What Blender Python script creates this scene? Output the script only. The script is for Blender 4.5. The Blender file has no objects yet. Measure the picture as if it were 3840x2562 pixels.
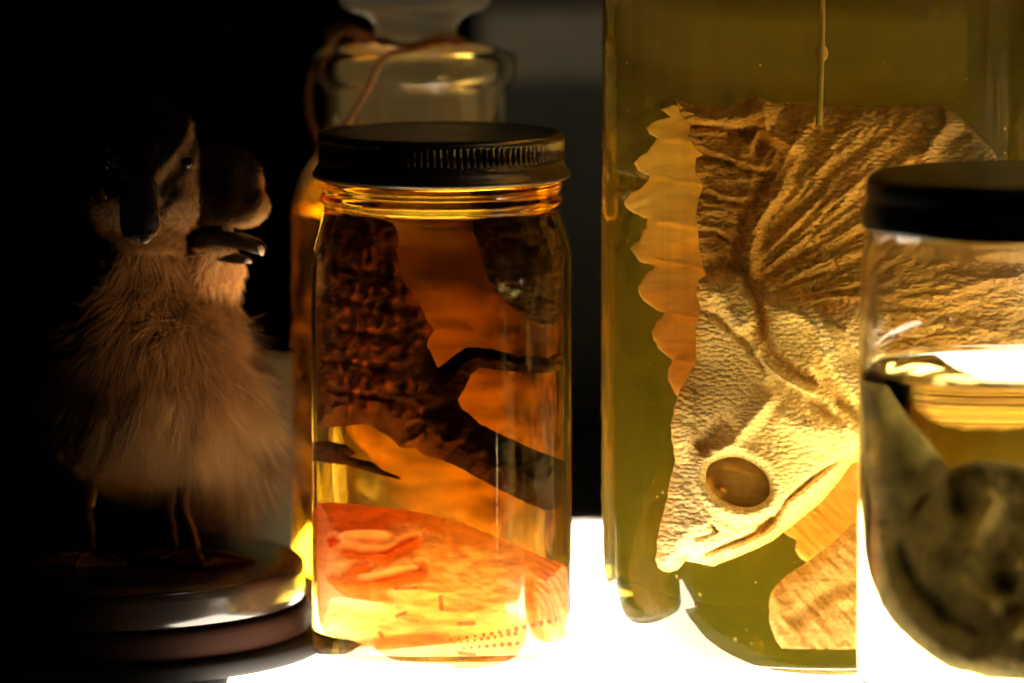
import bpy, bmesh, math, random
import numpy as np
from mathutils import Vector, Matrix, geometry
from mathutils.bvhtree import BVHTree

rng = np.random.default_rng(7); random.seed(7)
S = bpy.context.scene
COL = S.collection

# ------------------------------------------------------------------ camera
FPX = 200.0 / 36.0 * 3840.0
PITCH = math.radians(7.2)
CAM = np.array([0.0, -1.84, 0.3366])
FW = np.array([0, math.cos(PITCH), -math.sin(PITCH)])
RT = np.array([1.0, 0, 0])
UP = np.array([0, math.sin(PITCH), math.cos(PITCH)])

def ray(px, py):
    px = np.atleast_1d(np.asarray(px, float)); py = np.atleast_1d(np.asarray(py, float))
    d = FW[None] + ((px - 1920) / FPX)[:, None] * RT - ((py - 1281) / FPX)[:, None] * UP
    return d / np.linalg.norm(d, axis=1)[:, None]

def P(px, py, Y):
    d = ray(px, py); t = (Y - CAM[1]) / d[:, 1]
    r = CAM + d * t[:, None]
    return r if len(r) > 1 else r[0]

def zy(y, Y):
    return float(P(1920, y, Y)[2])
def xw(x, Y):
    return float(P(x, 1281 + 600, Y)[0])

def refr(d, n, eta):          # n against d
    c = -np.sum(d * n, axis=1)
    k = 1 - eta**2 * (1 - c**2)
    k = np.maximum(k, 0)
    return eta * d + (eta * c - np.sqrt(k))[:, None] * n

class Jar:
    """looking into a round jar: follows the bent line of sight to a depth plane"""
    def __init__(s, cx, cy, R, t, n, floor=.009):
        s.floor = floor; s.cx, s.cy, s.R, s.t, s.n = cx, cy, R, t, n
    def _hit(s, o, d, R):
        ox = o[:, 0] - s.cx; oy = o[:, 1] - s.cy
        a = d[:, 0]**2 + d[:, 1]**2; b = ox * d[:, 0] + oy * d[:, 1]; c = ox**2 + oy**2 - R**2
        q = np.maximum(b * b - a * c, 0)
        t = (-b - np.sqrt(q)) / a
        p = o + d * t[:, None]
        n = np.stack([p[:, 0] - s.cx, p[:, 1] - s.cy, np.zeros(len(p))], 1)
        n /= np.linalg.norm(n, axis=1)[:, None]
        return p, n
    def __call__(s, px, py, Y):
        d = ray(px, py); o = np.repeat(CAM[None], len(d), 0)
        p, n = s._hit(o, d, s.R); d = refr(d, n, 1 / 1.5)
        p, n = s._hit(p, d, s.R - s.t); d = refr(d, n, 1.5 / s.n)
        t = (Y - p[:, 1]) / d[:, 1]
        r = p + d * t[:, None]
        q = r[:, :2] - np.array([s.cx, s.cy]); L = np.linalg.norm(q, axis=1)
        lim = (s.R - s.t) * 0.955
        f = np.where(L > lim, lim / np.maximum(L, 1e-9), 1.0)
        r[:, :2] = np.array([s.cx, s.cy]) + q * f[:, None]
        r[:, 2] = np.maximum(r[:, 2], s.floor)
        return r

# ------------------------------------------------------------------ helpers
def finish(name, me, mat, parent=None, smooth=True, base=None):
    o = bpy.data.objects.new(name, me); COL.objects.link(o)
    if mat: me.materials.append(mat)
    if smooth:
        me.polygons.foreach_set('use_smooth', [True] * len(me.polygons))
    me.update()
    if parent is not None:
        o.parent = parent
        me.transform(Matrix.Translation(-parent.location))
    else:
        n = len(me.vertices); a = np.empty(n * 3); me.vertices.foreach_get('co', a); a = a.reshape(-1, 3)
        c = Vector(((a[:, 0].min() + a[:, 0].max()) / 2, (a[:, 1].min() + a[:, 1].max()) / 2, a[:, 2].min())) if base is None else Vector(base)
        me.transform(Matrix.Translation(-c)); o.location = c
    return o

def mesh_from(name, vs, fs):
    me = bpy.data.meshes.new(name)
    me.from_pydata([tuple(map(float, v)) for v in vs], [], [tuple(int(i) for i in f) for f in fs])
    me.update()
    return me

def tag(o, label=None, cat=None, group=None, kind=None):
    if label: o['label'] = label
    if cat: o['category'] = cat
    if group: o['group'] = group
    if kind: o['kind'] = kind
    return o

def thing(name, loc, label, cat, group=None):
    o = bpy.data.objects.new(name, None); COL.objects.link(o); o.location = loc
    o.empty_display_size = 0.01
    return tag(o, label, cat, group)

def smooth_profile(pts, it=2):
    pts = [tuple(p) for p in pts]
    for _ in range(it):
        q = [pts[0]]
        for a, b in zip(pts[:-1], pts[1:]):
            q.append((a[0] * .75 + b[0] * .25, a[1] * .75 + b[1] * .25))
            q.append((a[0] * .25 + b[0] * .75, a[1] * .25 + b[1] * .75))
        q.append(pts[-1]); pts = q
    return pts

def lathe(cx, cy, prof, seg=160, rfun=None):
    vs, fs, rings = [], [], []
    for k, (r, z) in enumerate(prof):
        if r < 1e-6:
            rings.append([len(vs)]); vs.append((cx, cy, z))
        else:
            s0 = len(vs)
            for i in range(seg):
                a = 2 * math.pi * i / seg
                rr = r if rfun is None else rfun(k, r, z, a)
                vs.append((cx + rr * math.cos(a), cy + rr * math.sin(a), z))
            rings.append(list(range(s0, s0 + seg)))
    for A, B in zip(rings[:-1], rings[1:]):
        if len(A) == 1 and len(B) == 1: continue
        for i in range(seg):
            j = (i + 1) % seg
            if len(A) == 1: fs.append((A[0], B[j], B[i]))
            elif len(B) == 1: fs.append((A[i], A[j], B[0]))
            else: fs.append((A[i], A[j], B[j], B[i]))
    return mesh_from('lathe', vs, fs)

def fix_normals(me):
    bm = bmesh.new(); bm.from_mesh(me)
    bmesh.ops.recalc_face_normals(bm, faces=bm.faces); bm.to_mesh(me); bm.free()
    return me

def tube(pts, rad, seg=8, caps=True):
    pts = [Vector(p) for p in pts]; vs, fs = [], []
    n = len(pts)
    rads = rad if hasattr(rad, '__len__') else [rad] * n
    up = Vector((0.13, 0.2, 1)).normalized()
    for i, p in enumerate(pts):
        t = (pts[min(i + 1, n - 1)] - pts[max(i - 1, 0)]).normalized()
        a = t.cross(up)
        if a.length < 1e-3: a = t.cross(Vector((1, 0, 0)))
        a.normalize(); b = t.cross(a).normalized()
        for k in range(seg):
            th = 2 * math.pi * k / seg
            vs.append(p + (a * math.cos(th) + b * math.sin(th)) * rads[i])
    for i in range(n - 1):
        for k in range(seg):
            j = (k + 1) % seg
            fs.append((i * seg + k, i * seg + j, (i + 1) * seg + j, (i + 1) * seg + k))
    fs.append(tuple(range(seg))[::-1]); fs.append(tuple((n - 1) * seg + k for k in range(seg)))
    return fix_normals(mesh_from('tube', vs, fs))

def spline(pts, n=8):
    P_ = [np.array(p, float) for p in pts]; P_ = [2 * P_[0] - P_[1]] + P_ + [2 * P_[-1] - P_[-2]]
    out = []
    for i in range(1, len(P_) - 2):
        for k in range(n):
            t = k / n
            a, b, c, d = P_[i - 1], P_[i], P_[i + 1], P_[i + 2]
            out.append(0.5 * (2 * b + (c - a) * t + (2 * a - 5 * b + 4 * c - d) * t * t + (3 * b - a - 3 * c + d) * t**3))
    out.append(P_[-2]); return out

# value noise (numpy)
_G = rng.random((256, 256))
def vnoise(x, y):
    x = np.asarray(x, float); y = np.asarray(y, float)
    xi = np.floor(x).astype(int); yi = np.floor(y).astype(int)
    fx = x - xi; fy = y - yi; fx = fx * fx * (3 - 2 * fx); fy = fy * fy * (3 - 2 * fy)
    g = lambda a, b: _G[a % 256, b % 256]
    return (g(xi, yi) * (1 - fx) * (1 - fy) + g(xi + 1, yi) * fx * (1 - fy) + g(xi, yi + 1) * (1 - fx) * fy + g(xi + 1, yi + 1) * fx * fy) * 2 - 1
def fbm(x, y, o=4):
    s = 0; a = 1; t = 0
    for k in range(o):
        s = s + a * vnoise(x * 2**k + 17.3 * k, y * 2**k + 5.1 * k); t += a; a *= .5
    return s / t

def seg_dist(x, y, poly, closed=False):
    p = np.array(poly, float); n = len(p); best = np.full(len(x), 1e9); bt = np.zeros(len(x))
    m = n if closed else n - 1
    for i in range(m):
        a = p[i]; b = p[(i + 1) % n]; ab = b - a; L = ab @ ab + 1e-9
        t = np.clip(((x - a[0]) * ab[0] + (y - a[1]) * ab[1]) / L, 0, 1)
        d = np.hypot(x - a[0] - t * ab[0], y - a[1] - t * ab[1])
        u = d < best; best = np.where(u, d, best); bt = np.where(u, (i + t) / m, bt)
    return best, bt
def inside(x, y, poly):
    p = np.array(poly, float); n = len(p); c = np.zeros(len(x), bool)
    for i in range(n):
        a = p[i]; b = p[(i + 1) % n]
        if a[1] == b[1]: continue
        k = ((a[1] > y) != (b[1] > y)) & (x < (b[0] - a[0]) * (y - a[1]) / (b[1] - a[1]) + a[0])
        c ^= k
    return c
def sdist(x, y, poly):
    d, _ = seg_dist(x, y, poly, True); return np.where(inside(x, y, poly), d, -d)
def smooth01(v, a, b):
    t = np.clip((v - a) / (b - a), 0, 1); return t * t * (3 - 2 * t)
def ridge(x, y, poly, amp, w, taper=True):
    d, t = seg_dist(x, y, poly)
    e = np.exp(-(d / w)**2)
    if taper: e = e * np.clip(np.minimum(t, 1 - t) * 6, 0.15, 1)
    return amp * e

PXM = 1.86 / FPX      # metres per photo pixel at the subject
def relief(name, outline, mapf, Y0, step, front, back, mat, parent=None, colf=None, rough=0.0):
    """solid body with its own thickness: front(x,y,d), back(x,y,d) give depth in photo pixels either side of Y0"""
    o = np.array(outline, float); pts = []
    n = len(o)
    for i in range(n):
        a, b = o[i], o[(i + 1) % n]; L = np.linalg.norm(b - a); k = max(1, int(round(L / step)))
        for j in range(k): pts.append(a + (b - a) * j / k)
    pts = np.array(pts)
    if rough:
        s = np.arange(len(pts)) * step
        cen = pts.mean(0)
        nv = np.roll(pts, -1, 0) - np.roll(pts, 1, 0); nv = np.stack([nv[:, 1], -nv[:, 0]], 1); nv /= np.linalg.norm(nv, axis=1)[:, None] + 1e-9
        pts = pts + nv * (fbm(s / (5 * step), s * 0 + 3.3, 3) * rough)[:, None]
    nb = len(pts)
    x0, y0 = pts.min(0); x1, y1 = pts.max(0)
    gx, gy = np.meshgrid(np.arange(x0, x1, step), np.arange(y0, y1, step * .9))
    gx = gx + (np.arange(gx.shape[0]) % 2)[:, None] * step / 2
    gx = gx.ravel(); gy = gy.ravel()
    d = sdist(gx, gy, pts[::2] if step < 6 else pts)
    k = d > step * .55
    allp = np.concatenate([pts, np.stack([gx[k], gy[k]], 1)])
    r = geometry.delaunay_2d_cdt([Vector(p) for p in allp], [(i, (i + 1) % nb) for i in range(nb)], [], 1, 1e-4)
    v2 = np.array([tuple(v) for v in r[0]]); tris = np.array([t for t in r[2] if len(t) == 3])
    x, y = v2[:, 0], v2[:, 1]
    dd, _ = seg_dist(x, y, pts, True)
    bd = dd < 1e-3
    fr = front(x, y, dd); bk = back(x, y, dd)
    fr = np.where(bd, 0, fr); bk = np.where(bd, 0, bk)
    A = mapf(x, y, Y0 - fr * PXM); 
    nB = np.where(bd)[0]; inn = np.where(~bd)[0]
    idx = np.arange(len(x)); idx2 = idx.copy(); idx2[inn] = len(x) + np.arange(len(inn))
    B = A[inn].copy(); B[:, 1] += (fr[inn] + bk[inn]) * PXM
    vs = np.concatenate([A, B]); fs = np.concatenate([tris, idx2[tris][:, ::-1]])
    me = bpy.data.meshes.new(name)
    me.vertices.add(len(vs)); me.vertices.foreach_set('co', vs.ravel())
    me.loops.add(len(fs) * 3); me.loops.foreach_set('vertex_index', fs.ravel().astype(np.int32))
    me.polygons.add(len(fs)); me.polygons.foreach_set('loop_start', np.arange(len(fs), dtype=np.int32) * 3)
    me.update(calc_edges=True); me.validate()
    uv2 = np.concatenate([np.stack([x, y], 1), np.stack([x, y], 1)[inn]]) / 1000.0
    at = me.attributes.new('px', 'FLOAT_VECTOR', 'POINT')
    at.data.foreach_set('vector', np.concatenate([uv2, np.zeros((len(uv2), 1))], 1).ravel())
    if colf is not None:
        c = colf(x, y, dd); c = np.concatenate([c, c[inn]])
        ca = me.color_attributes.new('tint', 'FLOAT_COLOR', 'POINT')
        ca.data.foreach_set('color', np.concatenate([c, np.ones((len(c), 1))], 1).ravel())
    fix_normals(me)
    return finish(name, me, mat, parent)

# ------------------------------------------------------------------ materials
def newmat(name):
    m = bpy.data.materials.new(name); m.use_nodes = True
    nt = m.node_tree; nt.nodes.clear()
    out = nt.nodes.new('ShaderNodeOutputMaterial'); return m, nt, out
def N(nt, t, **kw):
    n = nt.nodes.new(t)
    for k, v in kw.items():
        if k.startswith('i_'):
            key = k[2:].replace('_', ' '); n.inputs[key].default_value = v
        else: setattr(n, k, v)
    return n
def principled(name, col, rough=.5, metal=0, spec=.5, bump=None, noise=None, **kw):
    m, nt, out = newmat(name); b = N(nt, 'ShaderNodeBsdfPrincipled')
    b.inputs['Base Color'].default_value = (*col, 1); b.inputs['Roughness'].default_value = rough
    b.inputs['Metallic'].default_value = metal; b.inputs['Specular IOR Level'].default_value = spec
    for k, v in kw.items(): b.inputs[k.replace('_', ' ')].default_value = v
    nt.links.new(b.outputs[0], out.inputs[0])
    tc = N(nt, 'ShaderNodeTexCoord')
    if noise:
        sc, c2, lo, hi = noise
        n = N(nt, 'ShaderNodeTexNoise', i_Scale=sc, i_Detail=6.0, i_Roughness=.65); nt.links.new(tc.outputs['Object'], n.inputs['Vector'])
        mr = N(nt, 'ShaderNodeMapRange'); mr.inputs['From Min'].default_value = lo; mr.inputs['From Max'].default_value = hi
        nt.links.new(n.outputs[0], mr.inputs[0])
        mx = N(nt, 'ShaderNodeMix', data_type='RGBA'); mx.inputs[6].default_value = (*col, 1); mx.inputs[7].default_value = (*c2, 1)
        nt.links.new(mr.outputs[0], mx.inputs[0]); nt.links.new(mx.outputs[2], b.inputs['Base Color'])
    if bump:
        sc, st = bump
        n = N(nt, 'ShaderNodeTexNoise', i_Scale=sc, i_Detail=5.0); nt.links.new(tc.outputs['Object'], n.inputs['Vector'])
        bp = N(nt, 'ShaderNodeBump', i_Strength=st, i_Distance=.001); nt.links.new(n.outputs[0], bp.inputs['Height']); nt.links.new(bp.outputs[0], b.inputs['Normal'])
    return m

def glass_mat(name, ior=1.5, rough=0.0, col=(1, 1, 1), streak=0.0, film=0.0, fcol=(.6, .5, .3)):
    m, nt, out = newmat(name)
    b = N(nt, 'ShaderNodeBsdfGlass', i_IOR=ior, i_Roughness=rough); b.inputs['Color'].default_value = (*col, 1)
    if streak:
        tc = N(nt, 'ShaderNodeTexCoord'); mp = N(nt, 'ShaderNodeMapping'); mp.inputs['Scale'].default_value = (60, 60, 9)
        n = N(nt, 'ShaderNodeTexNoise', i_Scale=1.0, i_Detail=3.0)
        nt.links.new(tc.outputs['Object'], mp.inputs[0]); nt.links.new(mp.outputs[0], n.inputs['Vector'])
        bp = N(nt, 'ShaderNodeBump', i_Strength=streak, i_Distance=.002)
        nt.links.new(n.outputs[0], bp.inputs['Height']); nt.links.new(bp.outputs[0], b.inputs['Normal'])
    if film:     # dried drips and smears on old glass
        tc = N(nt, 'ShaderNodeTexCoord'); mp = N(nt, 'ShaderNodeMapping'); mp.inputs['Scale'].default_value = (170, 170, 7)
        n = N(nt, 'ShaderNodeTexNoise', i_Scale=1.0, i_Detail=5.0, i_Roughness=.7); n2 = N(nt, 'ShaderNodeTexNoise', i_Scale=14.0, i_Detail=3.0)
        nt.links.new(tc.outputs['Object'], mp.inputs[0]); nt.links.new(mp.outputs[0], n.inputs['Vector']); nt.links.new(tc.outputs['Object'], n2.inputs['Vector'])
        m1 = N(nt, 'ShaderNodeMapRange'); m1.inputs['From Min'].default_value = .48; m1.inputs['From Max'].default_value = .78; m1.inputs['To Max'].default_value = film
        m2 = N(nt, 'ShaderNodeMapRange'); m2.inputs['From Min'].default_value = .4; m2.inputs['From Max'].default_value = .65
        nt.links.new(n.outputs[0], m1.inputs[0]); nt.links.new(n2.outputs[0], m2.inputs[0])
        mu = N(nt, 'ShaderNodeMath', operation='MULTIPLY'); nt.links.new(m1.outputs[0], mu.inputs[0]); nt.links.new(m2.outputs[0], mu.inputs[1])
        sp = N(nt, 'ShaderNodeTexVoronoi', i_Scale=260.0); nt.links.new(tc.outputs['Object'], sp.inputs['Vector'])
        m3 = N(nt, 'ShaderNodeMapRange'); m3.inputs['From Min'].default_value = .03; m3.inputs['From Max'].default_value = .07; m3.inputs['To Min'].default_value = .35; m3.inputs['To Max'].default_value = 0.0
        nt.links.new(sp.outputs['Distance'], m3.inputs[0]); ad = N(nt, 'ShaderNodeMath', operation='ADD', use_clamp=True); nt.links.new(mu.outputs[0], ad.inputs[0]); nt.links.new(m3.outputs[0], ad.inputs[1])
        df = N(nt, 'ShaderNodeBsdfDiffuse'); df.inputs[0].default_value = (*fcol, 1); ms = N(nt, 'ShaderNodeMixShader')
        nt.links.new(ad.outputs[0], ms.inputs[0]); nt.links.new(b.outputs[0], ms.inputs[1]); nt.links.new(df.outputs[0], ms.inputs[2]); nt.links.new(ms.outputs[0], out.inputs[0]); return m
    nt.links.new(b.outputs[0], out.inputs[0]); return m

def liquid_mat(name, sig, ior=1.36, scat=0.0, scol=(1, 1, 1)):
    m, nt, out = newmat(name)
    # the free surface bends light; where the liquid touches the jar wall the wall's own wetted face does
    b = N(nt, 'ShaderNodeBsdfGlass', i_IOR=ior, i_Roughness=0.0); tr = N(nt, 'ShaderNodeBsdfTransparent'); ms = N(nt, 'ShaderNodeMixShader')
    at = N(nt, 'ShaderNodeAttribute', attribute_name='free_surface')
    nt.links.new(at.outputs['Fac'], ms.inputs[0]); nt.links.new(tr.outputs[0], ms.inputs[1]); nt.links.new(b.outputs[0], ms.inputs[2])
    nt.links.new(ms.outputs[0], out.inputs[0])
    D = max(sig) * 1.001
    a = N(nt, 'ShaderNodeVolumeAbsorption', i_Density=D); a.inputs['Color'].default_value = (*[1 - s / D for s in sig], 1)
    if scat:
        s = N(nt, 'ShaderNodeVolumeScatter', i_Density=scat); s.inputs['Color'].default_value = (*scol, 1)
        ad = N(nt, 'ShaderNodeAddShader'); nt.links.new(a.outputs[0], ad.inputs[0]); nt.links.new(s.outputs[0], ad.inputs[1])
        nt.links.new(ad.outputs[0], out.inputs['Volume'])
    else: nt.links.new(a.outputs[0], out.inputs['Volume'])
    return m

def flesh_mat(name, col, col2, transl=.3, tcol=None, scale=(60, 60), vor=0, vstr=.5, fibre=None, rough=.45, tint=False, nscale=12, nlo=.35, nhi=.65, dist=.0008, spec=.0, nb=.5, pores=None):
    """preserved skin: mottled colour, scale or wrinkle bump, some light let through"""
    m, nt, out = newmat(name); L = nt.links.new
    at = N(nt, 'ShaderNodeAttribute', attribute_name='px')
    b = N(nt, 'ShaderNodeBsdfPrincipled', i_Roughness=rough); b.inputs['Specular IOR Level'].default_value = spec
    n = N(nt, 'ShaderNodeTexNoise', i_Scale=nscale, i_Detail=6.0, i_Roughness=.6); L(at.outputs['Vector'], n.inputs['Vector'])
    mr = N(nt, 'ShaderNodeMapRange'); mr.inputs['From Min'].default_value = nlo; mr.inputs['From Max'].default_value = nhi; L(n.outputs[0], mr.inputs[0])
    mx = N(nt, 'ShaderNodeMix', data_type='RGBA'); mx.inputs[6].default_value = (*col, 1); mx.inputs[7].default_value = (*col2, 1); L(mr.outputs[0], mx.inputs[0])
    c = mx.outputs[2]
    if tint:
        ta = N(nt, 'ShaderNodeAttribute', attribute_name='tint'); mm = N(nt, 'ShaderNodeMix', data_type='RGBA', blend_type='MULTIPLY'); mm.inputs[0].default_value = 1
        L(c, mm.inputs[6]); L(ta.outputs['Color'], mm.inputs[7]); c = mm.outputs[2]
    if pores:
        pv = N(nt, 'ShaderNodeTexVoronoi', i_Scale=pores[0], voronoi_dimensions='2D'); L(at.outputs['Vector'], pv.inputs['Vector'])
        pr = N(nt, 'ShaderNodeMapRange', interpolation_type='SMOOTHSTEP'); pr.inputs['From Min'].default_value = .12; pr.inputs['From Max'].default_value = .30; pr.inputs['To Min'].default_value = pores[1]; pr.inputs['To Max'].default_value = 0.0
        L(pv.outputs['Distance'], pr.inputs[0])
        pm = N(nt, 'ShaderNodeMix', data_type='RGBA'); L(pr.outputs[0], pm.inputs[0]); L(c, pm.inputs[6]); pm.inputs[7].default_value = (.22, .12, .05, 1); c = pm.outputs[2]
    height = None
    def addh(h, w):
        nonlocal height
        mu = N(nt, 'ShaderNodeMath', operation='MULTIPLY'); mu.inputs[1].default_value = w; L(h, mu.inputs[0])
        if height is None: height = mu.outputs[0]
        else:
            ad = N(nt, 'ShaderNodeMath', operation='ADD'); L(height, ad.inputs[0]); L(mu.outputs[0], ad.inputs[1]); height = ad.outputs[0]
    if vor:
        wn = N(nt, 'ShaderNodeTexNoise', i_Scale=9.0, i_Detail=2.0); L(at.outputs['Vector'], wn.inputs['Vector'])
        wm = N(nt, 'ShaderNodeMix', data_type='RGBA', blend_type='LINEAR_LIGHT'); wm.inputs[0].default_value = .007; L(at.outputs['Vector'], wm.inputs[6]); L(wn.outputs[1], wm.inputs[7])
        mp = N(nt, 'ShaderNodeMapping'); mp.inputs['Rotation'].default_value = (0, 0, math.radians(35)); mp.inputs['Scale'].default_value = (.65, 1.1, 1)
        L(wm.outputs[2], mp.inputs[0])
        v = N(nt, 'ShaderNodeTexVoronoi', i_Scale=vor, voronoi_dimensions='2D'); L(mp.outputs[0], v.inputs['Vector'])
        iv = N(nt, 'ShaderNodeMath', operation='SUBTRACT'); iv.inputs[0].default_value = 1; L(v.outputs['Distance'], iv.inputs[1]); addh(iv.outputs[0], vstr)
    if fibre:
        ang, sx, sy, st = fibre
        mp = N(nt, 'ShaderNodeMapping'); mp.inputs['Rotation'].default_value = (0, 0, math.radians(ang)); mp.inputs['Scale'].default_value = (sx, sy, 1); L(at.outputs['Vector'], mp.inputs[0])
        f = N(nt, 'ShaderNodeTexNoise', i_Scale=1.0, i_Detail=4.0, i_Distortion=.4); L(mp.outputs[0], f.inputs['Vector']); addh(f.outputs[0], st)
    addh(n.outputs[0], nb)
    bp = N(nt, 'ShaderNodeBump', i_Strength=1.0, i_Distance=dist); L(height, bp.inputs['Height']); L(bp.outputs[0], b.inputs['Normal'])
    L(c, b.inputs['Base Color'])
    if transl:
        t = N(nt, 'ShaderNodeBsdfTranslucent'); L(bp.outputs[0], t.inputs['Normal'])
        if tcol: 
            mt = N(nt, 'ShaderNodeMix', data_type='RGBA', blend_type='MULTIPLY'); mt.inputs[0].default_value = 1; L(c, mt.inputs[6]); mt.inputs[7].default_value = (*tcol, 1); L(mt.outputs[2], t.inputs[0])
        else: L(c, t.inputs[0])
        ms = N(nt, 'ShaderNodeMixShader'); ms.inputs[0].default_value = transl; L(b.outputs[0], ms.inputs[1]); L(t.outputs[0], ms.inputs[2]); L(ms.outputs[0], out.inputs[0])
    else: L(b.outputs[0], out.inputs[0])
    return m

M = {}
M['panel'], nt, out = newmat('milky_panel')
em = N(nt, 'ShaderNodeEmission', i_Strength=22.0); em.inputs[0].default_value = (1, .88, .68, 1); nt.links.new(em.outputs[0], out.inputs[0])
M['frame'] = principled('panel_frame_paint', (.55, .54, .48), .4)
M['dark_top'] = principled('black_laminate', (.012, .011, .010), .35, bump=(300, .05))
M['wall'] = principled('dim_olive_plaster', (.022, .021, .010), .9, noise=(9, (.010, .011, .005), .35, .65), bump=(60, .3))
M['rail'] = principled('taupe_board', (.11, .092, .06), .8, noise=(9, (.05, .045, .03), .35, .65))
M['card'] = principled('grey_green_card', (.09, .09, .058), .9, noise=(18, (.07, .072, .048), .4, .6))
M['plinth'] = principled('black_lacquer', (.010, .007, .006), .2, bump=(25, .05), noise=(40, (.02, .012, .008), .4, .6))
M['brownlac'] = principled('dark_brown_lacquer', (.020, .006, .003), .75, spec=.08)
M['foot'] = principled('grey_black_foot', (.02, .018, .018), .8, spec=.1)
M['glass'] = glass_mat('clear_jar_glass', 1.5, streak=.06, film=.10)
M['glass2'] = glass_mat('old_bottle_glass', 1.5, streak=.15, col=(.97, .98, .93), film=.4, fcol=(.75, .7, .55))  # heavy pale film added to make the bottle look brighter
M['frost'] = glass_mat('ground_glass', 1.5, rough=.35, col=(.97, .95, .9))
_nt = M['frost'].node_tree; _g = [n for n in _nt.nodes if n.type == 'BSDF_GLASS'][0]; _o = [n for n in _nt.nodes if n.type == 'OUTPUT_MATERIAL'][0]
_t = _nt.nodes.new('ShaderNodeBsdfTranslucent'); _t.inputs[0].default_value = (.5, .5, .42, 1); _m = _nt.nodes.new('ShaderNodeMixShader'); _m.inputs[0].default_value = .35
_nt.links.new(_g.outputs[0], _m.inputs[1]); _nt.links.new(_t.outputs[0], _m.inputs[2]); _nt.links.new(_m.outputs[0], _o.inputs[0])
M['wet'] = glass_mat('wetted_glass', 1.5 / 1.36, film=.07)
M['amber'] = liquid_mat('amber_spirit', (3.2, 8.2, 34), 1.36)
M['olive'] = liquid_mat('yellow_green_spirit', (1.4, 4.0, 15), 1.36, scat=.6, scol=(.85, .9, .06))
M['clearliq'] = liquid_mat('pale_spirit', (1.5, 2.8, 12), 1.36)
M['bottleliq'] = liquid_mat('orange_spirit', (4, 12, 60), 1.36, scat=.8, scol=(1, .7, .2))
M['lid'] = principled('dull_bronze_lid', (.20, .15, .09), .38, metal=.85, noise=(50, (.09, .07, .05), .35, .7), bump=(200, .12))
M['lid_dark'] = principled('black_screw_lid', (.012, .011, .012), .35, noise=(60, (.02, .016, .012), .4, .6))
M['cord'] = principled('brown_cord', (.22, .085, .03), .8, bump=(900, .6))

# ------------------------------------------------------------------ setting
def box(x0, x1, y0, y1, z0, z1, bev=0):
    bm = bmesh.new()
    vs = [bm.verts.new((x, y, z)) for x in (x0, x1) for y in (y0, y1) for z in (z0, z1)]
    for f in ((0, 1, 3, 2), (4, 6, 7, 5), (0, 4, 5, 1), (2, 3, 7, 6), (0, 2, 6, 4), (1, 5, 7, 3)):
        bm.faces.new([vs[i] for i in f])
    bmesh.ops.recalc_face_normals(bm, faces=bm.faces)
    if bev: bmesh.ops.bevel(bm, geom=bm.edges[:], offset=bev, segments=3, affect='EDGES', profile=.5)
    me = bpy.data.meshes.new('box'); bm.to_mesh(me); bm.free(); return me

PX0 = xw(840, -.06)
BACK = .265; FRONT = -.058
PX1 = xw(1700, -.04); PX2 = xw(2320, 0); PX3 = xw(1380, .115)
XF = xw(3400, -.08)
poly = [(PX0, FRONT), (PX1, FRONT), (PX1 + .002, -.044), (XF, -.044), (XF, -.112), (.52, -.112), (.52, .075), (PX2, .075), (PX2, BACK), (PX3, BACK), (PX3, .05), (PX0, .05)]
def slab(poly, z0, z1):
    n = len(poly); vs = [(x, y, z0) for x, y in poly] + [(x, y, z1) for x, y in poly]
    fs = [tuple(range(n))[::-1], tuple(range(n, 2 * n))] + [(i, (i + 1) % n, n + (i + 1) % n, n + i) for i in range(n)]
    return fix_normals(mesh_from('slab', vs, fs))
tag(finish('light_panel', slab(poly, -.0035, 0.0), M['panel'], smooth=False), kind='structure')
tag(finish('panel_frame', box(PX3, PX2, BACK + .0005, BACK + .016, -.0035, .002, .0006), M['frame'], smooth=False), kind='structure')
tag(finish('table_top', box(-1.2, 1.2, -.9, 1.59, -.04, -.004), M['dark_top'], smooth=False), kind='structure')
tag(finish('wall', box(-2.5, 2.5, 1.6, 1.65, -.03, 2.3), M['wall'], smooth=False), kind='structure')
bb = thing('back_board', (xw(1800, .6), .6, -.004), 'dim olive board standing behind the jars on the right', 'board')
finish('panel', box(xw(1800, .6), 1.1, .600, .612, -.004, .8, .001), M['wall'], bb, smooth=False)
finish('rail', box(xw(1800, .6), 1.1, .590, .5995, zy(300, .59), zy(30, .59), .002), M['rail'], bb, smooth=False)
c0 = P(875, 2030, .175); c1 = P(1420, 1330, .175)
tag(finish('display_card', box(c0[0], c1[0], .175, .178, .0, c1[2], .0005), M['card'], smooth=False), 'grey green card standing behind the duckling and the stoppered bottle', 'card')

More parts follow.
